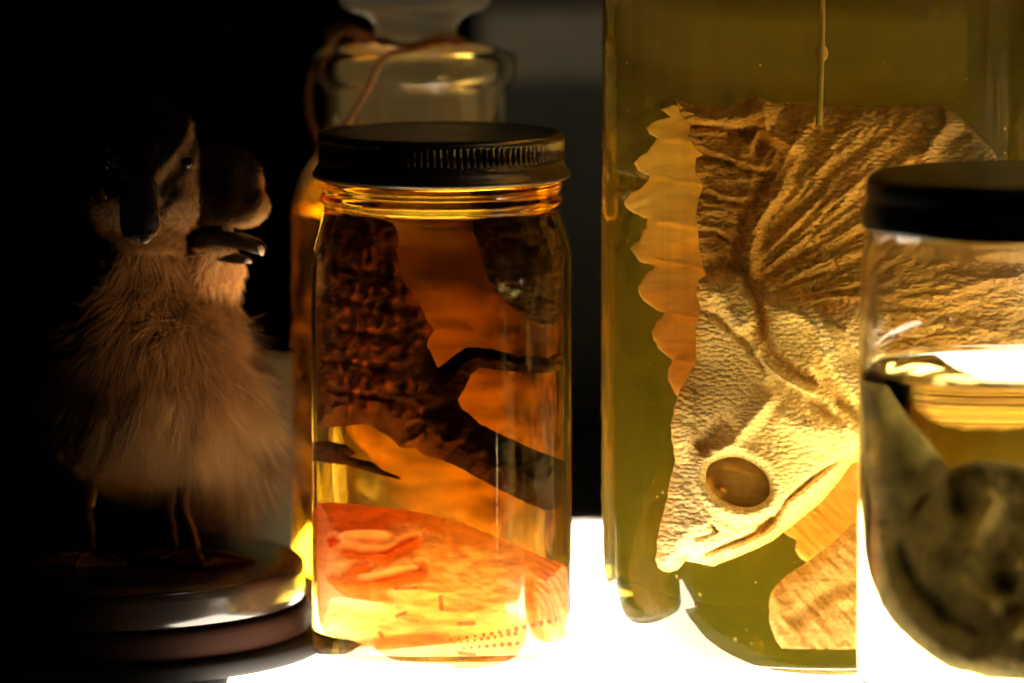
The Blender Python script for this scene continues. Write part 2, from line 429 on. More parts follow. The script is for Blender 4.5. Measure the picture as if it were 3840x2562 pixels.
def cut(prof_, level):
    q = []
    for a, b in zip(prof_[:-1], prof_[1:]):
        q.append(a)
        if (a[1] - level) * (b[1] - level) < 0:
            t = (level - a[1]) / (b[1] - a[1]); q.append((a[0] + (b[0] - a[0]) * t, level))
    q.append(prof_[-1]); return q
def vessel(cx, cy, outp, inp, level, gmat, wet, lmat, parent, seg=192):
    inp = cut(inp, level)
    me = lathe(cx, cy, outp + inp, seg)
    # wetted faces: those lying on the inner profile under the level
    inset = {(round(r_, 6), round(z_, 6)) for r_, z_ in inp if z_ <= level + 1e-9}
    flags = np.zeros(len(me.vertices), bool)
    for v in me.vertices:
        rr = math.hypot(v.co.x - cx, v.co.y - cy)
        flags[v.index] = v.co.z <= level + 1e-6 and any(abs(rr - a) < 4e-6 and abs(v.co.z - b) < 4e-6 for a, b in inset)
    me.materials.append(gmat); me.materials.append(wet)
    for p in me.polygons: p.material_index = 1 if all(flags[i] for i in p.vertices) else 0
    finish('glass_body', fix_normals(me), None, parent)
    e = .0003
    low = [(r_ + e, z_) if r_ > 1e-6 else (0, z_ - e) for r_, z_ in inp if z_ <= level + 1e-9]
    low = [(r_, z_ - (e if i > len(low) * .45 and r_ < low[0][0] * .97 else 0)) for i, (r_, z_) in enumerate(low)]
    R_ = low[0][0]
    top = [(0, level), (R_ - .0030, level), (R_ - .0015, level + .0003), (R_ - .0007, level + .0010), (R_, level + .0018)]
    lm = lathe(cx, cy, top + low, seg)
    fix_normals(lm)
    at = lm.attributes.new('free_surface', 'FLOAT', 'FACE')
    vals = [1.0 if (p.center.z >= level - 1e-6 and math.hypot(p.center.x - cx, p.center.y - cy) < R_ - 2e-5) else 0.0 for p in lm.polygons]
    at.data.foreach_set('value', vals)
    finish('liquid', lm, lmat, parent)

# ------------------------------------------------------------------ centre jar
CJ = (xw(1657, 0), 0.0); px0 = 1 / FPX * 1.845
def prof(pts, Y, k): return [(r * k, zy(y, Y)) for r, y in pts]
kc = 1.842 / FPX
RC = 493 * kc
jar = thing('specimen_jar', (CJ[0], CJ[1], 0), 'amber filled glass jar with a ribbed bronze screw lid, middle of the photo', 'jar')
outer = [(0, 2447), (380, 2450), (430, 2459), (455, 2459), (474, 2450), (486, 2434), (491, 2412), (493, 2380), (493, 1600), (492, 1000), (489, 940), (478, 885), (460, 835), (444, 795), (441, 770), (452, 755), (458, 742), (452, 728), (446, 715), (455, 700), (455, 688), (443, 675), (440, 560), (436, 525)]
outp = smooth_profile(prof(outer, 0, kc), 2)
T = .0026 / kc
inner = [(436 - T, 525), (438 - T, 700), (438 - T, 780), (455 - T, 835), (474 - T, 885), (485 - T, 940), (489 - T, 1000), (490 - T, 1600), (490 - T, 2360), (488 - T, 2398), (478 - T, 2420), (450 - T, 2433), (360, 2436), (0, 2435)]
inp = smooth_profile(prof(inner, 0, kc), 2)
lt = zy(690, 0)
vessel(*CJ, outp, inp, lt, M['glass'], M['wet'], M['amber'], jar)
# lid with knurled band
kp = [(0, 500), (380, 500), (412, 499), (430, 494), (450, 494), (461, 500), (465, 512), (465, 520), (465.1, 524), (465, 580), (465, 584), (464, 596), (462, 606), (466, 618), (474, 632), (483, 642), (487, 650), (484, 658), (476, 664), (466, 668), (458, 664), (455, 640), (453, 530), (447, 513), (0, 513)]
def lidr(kk, r, z, a):
    if kk in (8, 9): 
        return r - 9 * kc * (0.5 + 0.5 * math.copysign(abs(math.cos(a * 118))**.6, math.cos(a * 118)))
    return r
kpz = prof(kp, 0, kc)
finish('lid', fix_normals(lathe(*CJ, kpz, 118 * 8, lidr)), M['lid'], jar)

# ------------------------------------------------------------------ big jar
YB = .02; kb = (1.84 + YB) / FPX; BJ = (xw(3105, YB), YB); RB = 860 * kb
big = thing('specimen_jar', (BJ[0], BJ[1], 0), 'largest jar, tall and wide, filled with yellow green liquid around a frilled lizard', 'jar')
bo = [(0, 2405), (620, 2405), (680, 2412), (722, 2414), (768, 2396), (806, 2350), (832, 2286), (849, 2210), (857, 2130), (861, 2040), (861, 1500), (860, 800), (860, -60), (858, -300), (840, -380), (800, -420), (800, -520)]
TB = .0042 / kb
bi = [(800 - TB, -520), (800 - TB, -410), (838 - TB, -360), (856 - TB, -280), (858 - TB, 800), (858 - TB, 1500), (858 - TB, 2030), (854 - TB, 2130), (844 - TB, 2210), (824 - TB, 2280), (790 - TB, 2335), (720, 2362), (620, 2370), (0, 2368)]
bop = smooth_profile(prof(bo, YB, kb), 2); bip = smooth_profile(prof(bi, YB, kb), 2)
lb = zy(-230, YB)
vessel(*BJ, bop, bip, lb, M['glass'], M['wet'], M['olive'], big, 224)
zt = zy(-520, YB)
finish('lid', fix_normals(lathe(*BJ, [(0, zt + .0405 - .03), (.072, zt + .0105), (.074, zt + .008), (.074, zt + .001), (0, zt + .001)], 128)), M['lid_dark'], big)

# ------------------------------------------------------------------ front right jar
YF = -.11; kf = (1.84 + YF) / FPX; FJ = (xw(3802, YF), YF)
fj = thing('specimen_jar', (FJ[0], FJ[1], 0), 'half filled clear jar with a black lid, nearest the camera at the right edge', 'jar')
zb = 0
fo = [(0, .004), (.030, .003), (.036, .0), (.041, .0006), (.0455, .005), (.0477, .012), (.0479, .03), (.0479, .13), (.0477, .140), (.0468, .1475), (.0452, .151), (.0452, .162), (.0445, .167)]
fi = [(.0428, .167), (.0432, .150), (.0447, .146), (.0456, .139), (.0457, .13), (.0457, .03), (.0453, .014), (.0425, .0085), (.035, .007), (0, .0072)]
fop = smooth_profile(fo, 2); fip = smooth_profile(fi, 2)
lf = zy(1385, YF)
vessel(*FJ, fop, fip, lf, M['glass'], M['wet'], M['clearliq'], fj)
zl = zy(650, YF)
finish('lid', fix_normals(lathe(*FJ, [(0, zl), (.040, zl), (.0445, zl - .0003), (.0461, zl - .0018), (.0464, zl - .006), (.0457, zl - .0075), (.0464, zl - .009), (.0474, zl - .0135), (.0478, zl - .0155), (.0470, zl - .0168), (.0460, zl - .0165), (.0456, zl - .004), (.044, zl - .002), (0, zl - .002)], 160)), M['lid_dark'], fj)

# ------------------------------------------------------------------ stoppered bottle behind
YS = .115; ks = (1.84 + YS) / FPX; SB = (xw(1562, YS), YS)
bt = thing('stoppered_bottle', (SB[0], SB[1], 0), 'wide glass bottle with a glass stopper behind the amber jar', 'bottle')
so = [(0, 2235), (380, 2240), (430, 2235), (462, 2200), (470, 2140), (470, 1500), (470, 800), (462, 730), (440, 655), (400, 590), (362, 535), (346, 480), (343, 420), (343, 325), (352, 310), (380, 298), (392, 270), (392, 235), (384, 205), (350, 190), (300, 186)]
si = [(300, 200), (320, 300), (322, 420), (326, 490), (345, 545), (385, 600), (425, 665), (445, 735), (450, 800), (450, 2120), (440, 2180), (400, 2205), (0, 2208)]
sop = smooth_profile(prof(so, YS, ks), 2); sip = smooth_profile(prof(si, YS, ks), 2)
ls = zy(800, YS)
vessel(*SB, sop, sip, ls, M['glass2'], M['wet'], M['bottleliq'], bt, 160)
st = [(0, 470), (270, 470), (285, 460), (296, 300), (292, 200), (292, 180), (200, 172), (160, 160), (152, 120), (160, 80), (200, 55), (262, 36), (288, 5), (290, -30), (280, -55), (240, -70), (0, -74)]
finish('stopper', fix_normals(lathe(*SB, smooth_profile(prof(st, YS, ks), 2), 128)), M['frost'], bt)

# cord round the neck of the bottle
def onb(px, py, off=0):  # point on the near side of the bottle at radius by eye
    return P(px, py, YS - off)
cp = []
for i in range(0, 49):
    a = math.radians(95 + i * 13); r = .0150 + .0011 * math.sin(i * 2.1)
    cp.append((SB[0] + r * math.cos(a), SB[1] + r * math.sin(a), zy(165, YS) + .0009 * math.sin(i * .9) + .00004 * i))
cp += [tuple(P(1560, 186, YS - .020)), tuple(P(1470, 200, YS - .034)), tuple(P(1425, 235, YS - .0375)), tuple(P(1385, 320, YS - .036)), tuple(P(1340, 400, YS - .036)), tuple(P(1296, 470, YS - .036)), tuple(P(1250, 560, YS - .036)), tuple(P(1220, 640, YS - .036))]
cme = tube(spline(cp, 5), .00095, 8)
cord = tag(finish('cord', cme, M['cord']), 'brown cord tied round the stopper and hanging down the bottle', 'cord')
k2 = [tuple(P(1400, 150, YS - .02)), tuple(P(1330, 110, YS - .02)), tuple(P(1270, 90, YS - .016)), tuple(P(1225, 130, YS - .012)), tuple(P(1270, 165, YS - .010)), tuple(P(1350, 150, YS - .018)), tuple(P(1290, 120, YS - .02)), tuple(P(1240, 160, YS - .016)), tuple(P(1185, 235, YS - .004)), tuple(P(1158, 320, YS - .002)), tuple(P(1160, 420, YS - .002)), tuple(P(1185, 520, YS - .004)), tuple(P(1200, 600, YS - .004))]
finish('loop', tube(spline(k2, 6), .0012, 8), M['cord'], cord)

# ------------------------------------------------------------------ specimens
mapB = Jar(BJ[0], BJ[1], RB, .0042, 1.36)
mapC = Jar(CJ[0], CJ[1], RC, .0028, 1.36, .0042)
mapF = Jar(FJ[0], FJ[1], .0479, .0022, 1.36)
mapS = Jar(SB[0], SB[1], 470 * ks, .0018, 1.36)

# --- frilled lizard
liz_mat = flesh_mat('pale_scaly_skin', (.92, .82, .62), (.80, .67, .46), .14, (1, .8, .5), vor=60, vstr=1.0, fibre=(-38, 40, 8, .2), nscale=5, nlo=.5, nhi=.8, tint=True, dist=.0008, nb=.1, pores=(62, .36))
frill_mat = flesh_mat('thin_frill_skin', (.97, .90, .66), (.92, .74, .42), .6, (1, .93, .72), fibre=(4, 8, 60, .45), nscale=5, nlo=.45, nhi=.8, dist=.0006, nb=.1, tint=True)
eye_mat = flesh_mat('sunken_eye_skin', (.34, .19, .075), (.22, .115, .04), .1, tint=True, fibre=(12, 5, 34, .5), rough=.25, dist=.0005, nb=.15)
body_out = [(2533, 370), (2606, 396), (2660, 402), (2721, 405), (2791, 373), (2839, 354), (2893, 383), (2970, 389), (3077, 393), (3238, 403), (3392, 400), (3533, 393), (3582, 421), (3650, 490), (3722, 561), (3790, 700), (3860, 900), (3880, 1200), (3840, 1500), (3720, 1700), (3500, 1760), (3330, 1700), (3196, 1737), (3140, 1815), (3077, 1887), (2977, 1966), (2897, 2026), (2830, 2062), (2758, 2091), (2678, 2121), (2638, 2116), (2600, 2106), (2569, 2101), (2555, 2122), (2539, 2136), (2510, 2144), (2489, 2141), (2468, 2126), (2461, 2106), (2469, 2016), (2480, 1960), (2499, 1897), (2520, 1810), (2544, 1737), (2526, 1660), (2519, 1598), (2532, 1530), (2549, 1478), (2590, 1400), (2618, 1349), (2613, 1290), (2612, 1229), (2632, 1155), (2614, 1120), (2612, 1091), (2622, 1050), (2648, 1030), (2638, 1008), (2619, 925), (2616, 868), (2609, 804), (2619, 740), (2638, 702), (2606, 644), (2609, 593), (2638, 581), (2606, 555), (2581, 510), (2587, 475), (2552, 427)]
head_poly = [(2648, 1030), (2700, 1010), (2760, 1025), (2850, 1080), (3000, 1130), (3200, 1200), (3320, 1400), (3300, 1650), (3196, 1737), (3077, 1887), (2977, 1966), (2758, 2091), (2638, 2116), (2539, 2136), (2461, 2106), (2499, 1897), (2519, 1598), (2612, 1290), (2612, 1091)]
ec = (2770, 1806); ea, eb, et = 138, 103, math.radians(22)
def eye_r(x, y):
    u = (x - ec[0]) * math.cos(et) + (y - ec[1]) * math.sin(et); v = -(x - ec[0]) * math.sin(et) + (y - ec[1]) * math.cos(et)
    return np.hypot(u / ea, v / eb)
def liz_front(x, y, d):
    hd = smooth01(sdist(x, y, head_poly), -50, 60)
    h = 34 * (1 - np.exp(-d / 14)) + 40 * (1 - np.exp(-d / 120))
    h += hd * (95 * (1 - np.exp(-d / 90)) + 20)
    # skin folds above the head
    u = (x * .77 - y * .64); v = (x * .64 + y * .77)
    sk = (1 - hd)
    th_ = np.arctan2(1180 - y, x - 2640 + .0001); rr_ = np.hypot(x - 2640, y - 1180)
    h += sk * smooth01(x, 2700, 2860) * smooth01(rr_, 120, 420) * (17 * fbm(th_ / .075 + rr_ / 900, rr_ / 380, 2) + 9 * fbm(th_ / .028, rr_ / 90, 2))
    h += sk * 8 * fbm(x / 220, y / 220, 1)
    h += sk * (1 - smooth01(x, 2720, 2900)) * 10 * fbm(x / 200, y / 24, 3)
    for pl in ([(2600, 581), (2700, 600), (2800, 640), (2900, 660)], [(2600, 702), (2690, 750), (2760, 765), (2870, 760)], [(2600, 868), (2680, 874), (2740, 905)], [(2560, 470), (2700, 480), (2820, 510)]):
        h += ridge(x, y, pl, -26, 11) + ridge(x, y, [(a + 4, b - 22) for a, b in pl], 14, 14)
    h += ridge(x, y, [(2545, 395), (2660, 440), (2800, 440), (2850, 400), (2840, 360)], 34, 26)
    h += ridge(x, y, [(2850, 380), (2880, 440), (2870, 490), (2960, 540), (3010, 560)], 46, 26)
    h += ridge(x, y, [(2700, 520), (2790, 500), (2850, 480), (2860, 530), (2840, 600)], -36, 22)
    h += ridge(x, y, [(2930, 600), (2860, 700), (2800, 800), (2775, 900), (2760, 980), (2800, 1060)], -46, 17)
    h += ridge(x, y, [(2990, 640), (2900, 760), (2840, 850), (2810, 960), (2830, 1050)], 30, 26)
    h += ridge(x, y, [(3600, 420), (3500, 520), (3450, 640)], 40, 40)
    # shadowed hollow above the ear flap
    h += ridge(x, y, [(2640, 1010), (2720, 985), (2780, 1010)], -60, 26)
    # ear flap and throat folds
    h += ridge(x, y, [(2660, 1085), (2700, 1110), (2760, 1190), (2800, 1260)], 52, 46)
    h += ridge(x, y, [(2780, 1040), (2830, 1110), (2862, 1200), (2852, 1290)], -70, 22)
    h += ridge(x, y, [(2852, 1250), (2880, 1330), (2960, 1385), (3070, 1440), (3200, 1560), (3300, 1600)], -75, 26)
    h += ridge(x, y, [(2635, 1165), (2690, 1185), (2740, 1240), (2800, 1290), (2840, 1350), (2900, 1420)], -34, 13)
    h += ridge(x, y, [(2845, 1280), (2842, 1330), (2900, 1390), (3000, 1460), (3080, 1500)], 42, 20)
    h += ridge(x, y, [(2900, 1120), (3020, 1180), (3100, 1260), (3150, 1380)], 34, 60)
    h += hd * smooth01(x, 2980, 3100) * smooth01(1640 - y, 0, 120) * 26 * np.sin(((x - 3050) * .75 - (y - 1300) * .55) / 15 + 3 * fbm(x / 120, y / 120, 2))
    h += ridge(x, y, [(2860, 1430), (2960, 1480), (3080, 1530), (3190, 1590)], -44, 32)
    # brow, skull crest
    h += ridge(x, y, [(2940, 1440), (2830, 1560), (2740, 1660), (2640, 1722)], 40, 30)
    h += ridge(x, y, [(2760, 1560), (2680, 1640), (2620, 1700)], -46, 36)
    h += ridge(x, y, [(2600, 1440), (2590, 1560), (2570, 1700)], 18, 30)
    h += ridge(x, y, [(2900, 1540), (3000, 1600), (3130, 1640)], 24, 50)
    # eye socket
    er = eye_r(x, y)
    h += 14 * np.exp(-((er - 1.18) / .2)**2) - 62 * smooth01(1.06 - er, 0, .30)
    # mouth line, nostril
    h += ridge(x, y, [(2600, 2090), (2680, 2062), (2790, 2020), (2860, 1985), (2915, 1935), (2950, 1875), (3050, 1790), (3196, 1690)], -46, 10)
    h += ridge(x, y, [(2830, 1990), (2880, 1960), (2905, 1935)], -50, 24)
    h += ridge(x, y, [(2700, 2085), (2850, 2030), (2960, 1940)], 22, 20)
    h += ridge(x, y, [(2668, 1968), (2684, 1990)], -34, 8, False) + ridge(x, y, [(2600, 2020), (2650, 2010), (2680, 1992)], -16, 7)
    h += ridge(x, y, [(2576, 2070), (2566, 2104)], -40, 10)
    h += hd * (5 * fbm(x / 24, y / 24, 1) * smooth01(2700 - x, 0, 120))
    base = 34 * (1 - np.exp(-d / 14)) + 40 * (1 - np.exp(-d / 120)) + hd * (95 * (1 - np.exp(-d / 90)) + 20)
    h = base + (h - base) * 1.7 + hd * 70 * (1 - np.exp(-d / 160))
    return np.maximum(h, 6)
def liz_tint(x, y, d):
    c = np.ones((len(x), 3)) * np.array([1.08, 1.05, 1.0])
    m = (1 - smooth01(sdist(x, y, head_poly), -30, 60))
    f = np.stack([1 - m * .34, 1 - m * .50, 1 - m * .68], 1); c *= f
    m2 = smooth01(x, 3380, 3600) * smooth01(900 - y, 0, 200) * .6; c *= 1 - m2[:, None]  # upper right corner shaded in the tint, its faces catch too much light
    s = np.clip(ridge(x, y, [(2700, 1640), (2630, 1700), (2600, 1640)], 1, 34, False) + ridge(x, y, [(2580, 1450), (2600, 1530)], .8, 30, False), 0, 1) * .62  # shade of the valley beside the brow, painted into the tint
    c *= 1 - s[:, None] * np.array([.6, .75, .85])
    # dark pores
    return c
lizard = thing('frilled_lizard', (BJ[0], BJ[1], zy(2140, 0)), 'pale preserved lizard with spread frill hanging head down in the largest jar', 'lizard')
YL = -.004
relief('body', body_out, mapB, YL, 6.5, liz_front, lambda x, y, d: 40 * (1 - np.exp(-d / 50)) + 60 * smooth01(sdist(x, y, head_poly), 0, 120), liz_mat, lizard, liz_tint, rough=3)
base_eye = 120
a = np.linspace(0, 2 * math.pi, 60, endpoint=False)
eo = [(ec[0] + 1.0 * ea * math.cos(t) * math.cos(et) - 1.0 * eb * math.sin(t) * math.sin(et), ec[1] + 1.0 * ea * math.cos(t) * math.sin(et) + 1.0 * eb * math.sin(t) * math.cos(et)) for t in a]
relief('eye', eo, mapB, YL - (base_eye) * PXM, 6, lambda x, y, d: 12 + 34 * (1 - np.clip(eye_r(x, y), 0, 1)**2) + 5 * fbm(x / 140, y / 14, 3) + ridge(x, y, [(2640, 1800), (2668, 1850), (2720, 1885)], 16, 14) + ridge(x, y, [(2700, 1745), (2780, 1760), (2860, 1790)], 9, 7) + ridge(x, y, [(2690, 1825), (2725, 1845)], 12, 6), lambda x, y, d: 30 + 0 * x, eye_mat, lizard, lambda x, y, d: 1 + 2.2 * np.clip(ridge(x, y, [(2650, 1780), (2662, 1840), (2710, 1878)], 1, 18) + ridge(x, y, [(2700, 1832), (2725, 1845)], 1.4, 7) + .25 * ridge(x, y, [(2700, 1745), (2780, 1760), (2860, 1790)], 1, 12), 0, 1.5)[:, None] * np.array([1, .9, .7]))  # tint paints pale highlights along the rim, crescent fold and wrinkle
left_frill = [(2560, 400), (2520, 398), (2475, 412), (2500, 428), (2520, 440), (2470, 452), (2421, 479), (2440, 505), (2472, 517), (2455, 540), (2428, 568), (2395, 590), (2377, 613), (2395, 640), (2437, 657), (2430, 680), (2396, 708), (2338, 753), (2350, 778), (2377, 798), (2428, 823), (2421, 855), (2400, 890), (2361, 932), (2375, 955), (2396, 976), (2453, 1002), (2420, 1030), (2389, 1072), (2392, 1100), (2410, 1130), (2447, 1155), (2491, 1174), (2470, 1200), (2449, 1240), (2450, 1280), (2480, 1320), (2524, 1349), (2506, 1390), (2504, 1428), (2520, 1460), (2548, 1490), (2640, 1460), (2700, 1300), (2720, 1000), (2720, 700), (2700, 460)]
def frill_wave(x, y, d):
    h = 34 * fbm(x / 260, (y + .25 * x) / 95, 2) + 5 * fbm(x / 90, (y + .15 * x) / 17, 3)
    for yn, xn in ((517, 2472), (657, 2437), (823, 2428), (976, 2453), (1174, 2491), (1349, 2524)):
        h += ridge(x, y, [(xn - 20, yn), (xn + 60, yn + 6), (xn + 180, yn + 30)], -20, 16, False)
    return h * smooth01(d, 0, 40)
relief('frill', left_frill, mapB, YL + .012, 7, lambda x, y, d: 5 + frill_wave(x, y, d), lambda x, y, d: 6 - frill_wave(x, y, d), frill_mat, lizard, lambda x, y, d: (1 - .28 * smooth01(y, 700, 1300) - .25 * np.clip(fbm(x / 120, y / 20, 3), 0, 1))[:, None] * np.stack([np.ones(len(x)), 1 - .25 * smooth01(y, 600, 1300), 1 - .45 * smooth01(y, 600, 1300)], 1), rough=9)  # tint imitates a strongly lit top, darker and more orange below
low_frill = [(2960, 1960), (2935, 1985), (2952, 2006), (2987, 2026), (2985, 2060), (3000, 2090), (3027, 2104), (3070, 2085), (3110, 2060), (3300, 2010), (3380, 1800), (3300, 1650), (3180, 1690)]
relief('frill', low_frill, mapB, YL + .014, 7, lambda x, y, d: 14 * (1 - np.exp(-d / 15)) + 10 * fbm((x - y) / 20, (x + y) / 150, 3) + 16 * fbm(x / 70, y / 70, 2), lambda x, y, d: 14 + 0 * x, frill_mat, lizard, lambda x, y, d: np.tile(np.array([.8, .66, .5]), (len(x), 1)), rough=7)
flap_mat = flesh_mat('brown_flap_skin', (.52, .32, .15), (.72, .52, .30), .35, (1, .75, .4), vor=48, vstr=.5, fibre=(-35, 8, 30, .5), nscale=6, nlo=.42, nhi=.62, dist=.0005, nb=.2, pores=(50, .4))
flap = [(3330, 1900), (3196, 1966), (3150, 2010), (3097, 2056), (3040, 2098), (2997, 2126), (2950, 2155), (2917, 2186), (2890, 2220), (2882, 2255), (2885, 2300), (2892, 2335), (2912, 2370), (2937, 2395), (2960, 2420), (2982, 2448), (3020, 2462), (3057, 2458), (3110, 2442), (3196, 2425), (3290, 2400), (3400, 2300), (3420, 2050)]
relief('flap', flap, mapB, YL + .002, 7, lambda x, y, d: 40 * (1 - np.exp(-d / 30)) + 14 * fbm((x + y) / 160, (x - y) / 30, 3) + 10 * fbm(x / 60, y / 60, 2) + ridge(x, y, [(3196, 2180), (3060, 2240), (2960, 2330)], -22, 26), lambda x, y, d: 16 * (1 - np.exp(-d / 20)), flap_mat, lizard, rough=5)

# cord holding the lizard
th = [tuple(v) for v in mapB([3078, 3080, 3082, 3076, 3072], [-300, -60, 120, 300, 470], np.full(5, YL - .012))]
wire = tag(finish('cord', tube(spline(th, 8), .0010, 8), principled('olive_cord', (.30, .24, .07), .7, bump=(500, .5))), 'knotted yellowish cord running up from the frilled lizard', 'cord')
kn = mapB([3080], [200], np.array([YL - .0105]))[0]
bm = bmesh.new(); bmesh.ops.create_uvsphere(bm, u_segments=20, v_segments=14, radius=.0019, matrix=Matrix.Translation(kn) @ Matrix.Diagonal((1, 1, 1.5, 1)))
me = bpy.data.meshes.new('knot'); bm.to_mesh(me); bm.free(); finish('knot', me, principled('cord_knot', (.42, .26, .08), .7, bump=(500, .5)), wire)

# sediment afloat in the largest jar
bm = bmesh.new()
for i in range(150):
    a_ = random.uniform(0, 6.283); r_ = .068 * math.sqrt(random.random()); z_ = .010 + .19 * random.random()**2
    p_ = Vector((BJ[0] + r_ * math.cos(a_), BJ[1] - abs(r_ * math.sin(a_)), z_))
    bmesh.ops.create_icosphere(bm, subdivisions=1, radius=random.uniform(.00008, .00026), matrix=Matrix.Translation(p_) @ Matrix.Diagonal((1, 1, random.uniform(.6, 2.2), 1)))
me = bpy.data.meshes.new('sediment'); bm.to_mesh(me); bm.free()
tag(finish('sediment', me, principled('pale_flakes', (.75, .62, .35), .8)), 'fine pale flakes floating in the yellow green liquid', 'sediment', kind='stuff')

# --- centre jar: knobbly reptile
rept_mat = flesh_mat('knobbly_brown_hide', (.15, .058, .026), (.06, .022, .011), .03, vor=42, vstr=.6, nscale=14, nlo=.35, nhi=.62, rough=.38, tint=True, dist=.0006, spec=.0, nb=.25)
rept = [(1200, 840), (1290, 800), (1400, 815), (1470, 860), (1492, 930), (1495, 1000), (1515, 1060), (1560, 1110), (1590, 1180), (1612, 1215), (1626, 1240), (1606, 1270), (1602, 1300), (1622, 1340), (1642, 1385), (1668, 1365), (1705, 1335), (1745, 1305), (1790, 1302), (1850, 1312), (1930, 1330), (2010, 1340), (2060, 1342), (2078, 1330), (2102, 1324), (2112, 1332), (2104, 1350), (2112, 1372), (2096, 1388), (2060, 1400), (1990, 1402), (1900, 1392), (1840, 1384), (1800, 1380), (1765, 1408), (1745, 1450), (1718, 1500), (1735, 1535), (1800, 1590), (1900, 1640), (2000, 1688), (2090, 1718), (2140, 1740), (2142, 1890), (2075, 1912), (2040, 1915), (1980, 1890), (1870, 1835), (1760, 1772), (1700, 1745), (1650, 1722), (1600, 1712), (1560, 1682), (1500, 1678), (1470, 1645), (1430, 1620), (1400, 1600), (1350, 1590), (1250, 1604), (1176, 1600), (1174, 1200), (1180, 950)]
arm_pl = [(1640, 1450), (1700, 1370), (1765, 1342), (1900, 1358), (2020, 1372), (2090, 1360)]
leg_pl = [(1600, 1590), (1750, 1660), (1900, 1740), (2060, 1815), (2140, 1830)]
knobs = []
for row, (yy, amp) in enumerate([(905, .5), (965, 1), (1030, .8), (1090, .8), (1140, 1.1), (1200, .8), (1250, .9), (1310, 1), (1370, .9), (1430, .9), (1480, .9), (1530, .8)]):
    for xx in np.arange(1190, 1500 + (row % 2) * 60, 46):
        knobs.append((xx + random.uniform(-13, 13) + (row % 2) * 22, yy + random.uniform(-14, 14), amp * random.uniform(.5, 1.2), random.uniform(13, 22), random.uniform(17, 34)))
for k in range(40):
    t = random.random(); knobs.append((1500 + 600 * t * .6 + random.uniform(-30, 30), 1580 + 230 * t + random.uniform(-60, 60), random.uniform(.2, .5), 12, 12))
def rept_front(x, y, d):
    h = 60 * (1 - np.exp(-d / 28)) + 50 * (1 - np.exp(-d / 100))
    h += ridge(x, y, arm_pl, 10, 34) + ridge(x, y, leg_pl, 44, 80)
    for (kx, ky, am, wx, wy) in knobs:
        s = np.abs((x - kx) / wx)**2.5 + np.abs((y - ky + (x - kx) * .2) / wy)**2.5
        # hard upper lip, softer lower flank
        h += am * 44 * np.exp(-s) * np.where(y > ky, .9, 1.0)
    for yy in (1000, 1115, 1225, 1345, 1460):
        h += ridge(x, y, [(1170, yy), (1300, yy + 12), (1420, yy + 30), (1520, yy + 60)], -34, 12)
    bdy = smooth01(1600 - x, -30, 60)
    h += bdy * 18 * fbm(x / 50, y / 40, 2) + 3 * fbm(x / 26, y / 26, 1)
    h += ridge(x, y, [(1520, 1080), (1570, 1160), (1600, 1230)], 18, 20) + ridge(x, y, [(1500, 1250), (1560, 1210), (1600, 1200)], -20, 12) + ridge(x, y, [(1520, 1330), (1590, 1290)], -24, 14)
    h += ridge(x, y, [(1500, 1560), (1620, 1540), (1720, 1510)], -26, 16)
    q = np.hypot((x - 1690) / 44, (y - 1620) / 38)
    h += 26 * np.exp(-((q - 1) / .35)**2) - 14 * np.exp(-q * q * 3)
    return np.maximum(h, 5)
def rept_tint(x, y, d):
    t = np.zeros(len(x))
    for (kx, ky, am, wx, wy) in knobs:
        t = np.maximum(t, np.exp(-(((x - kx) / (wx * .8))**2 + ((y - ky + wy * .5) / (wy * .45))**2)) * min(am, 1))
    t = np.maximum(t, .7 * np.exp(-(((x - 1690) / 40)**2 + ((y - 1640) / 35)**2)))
    t = np.maximum(t, 1.6 * np.exp(-(((x - 1612) / 18)**2 + ((y - 1235) / 24)**2)))  # highlights on scutes, snout and hand are painted into this tint
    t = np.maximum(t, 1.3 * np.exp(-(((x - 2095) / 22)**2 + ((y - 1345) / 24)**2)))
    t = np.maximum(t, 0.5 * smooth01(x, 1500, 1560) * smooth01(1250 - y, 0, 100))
    dk = 1 - .75 * smooth01(x, 1560, 1700) - .0 * x  # limbs tinted darker, as if light from below were blocked
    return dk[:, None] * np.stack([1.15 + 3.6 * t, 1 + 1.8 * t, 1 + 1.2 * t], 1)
tag(relief('scaly_reptile', rept, mapC, -.008, 5.5, rept_front, lambda x, y, d: 90 * (1 - np.exp(-d / 60)), rept_mat, None, rept_tint, rough=5), 'dark brown knobbly reptile with one thin arm stretched out in the amber jar', 'reptile')

lobe_mat = flesh_mat('dark_wrinkled_hide', (.13, .07, .035), (.07, .035, .02), .08, vor=38, vstr=.9, nscale=16, fibre=(20, 14, 44, .8), rough=.35, dist=.0012)
lobe = [(1800, 800), (1782, 815), (1770, 866), (1776, 923), (1801, 987), (1833, 1057), (1884, 1121), (1948, 1178), (1993, 1212), (2040, 1232), (2076, 1236), (2100, 1150), (2118, 1000), (2108, 900), (2060, 830), (1900, 792)]
tag(relief('leathery_foot', lobe, mapC, .006, 7, lambda x, y, d: 50 * (1 - np.exp(-d / 40)) + 12 * fbm(x / 30, y / 20, 3) + ridge(x, y, [(1960, 830), (1950, 950), (1990, 1080), (2010, 1200)], -28, 20), lambda x, y, d: 50 * (1 - np.exp(-d / 40)), lobe_mat, None, rough=4), 'dark wrinkled leathery lobe hanging at the upper right inside the amber jar', 'specimen')

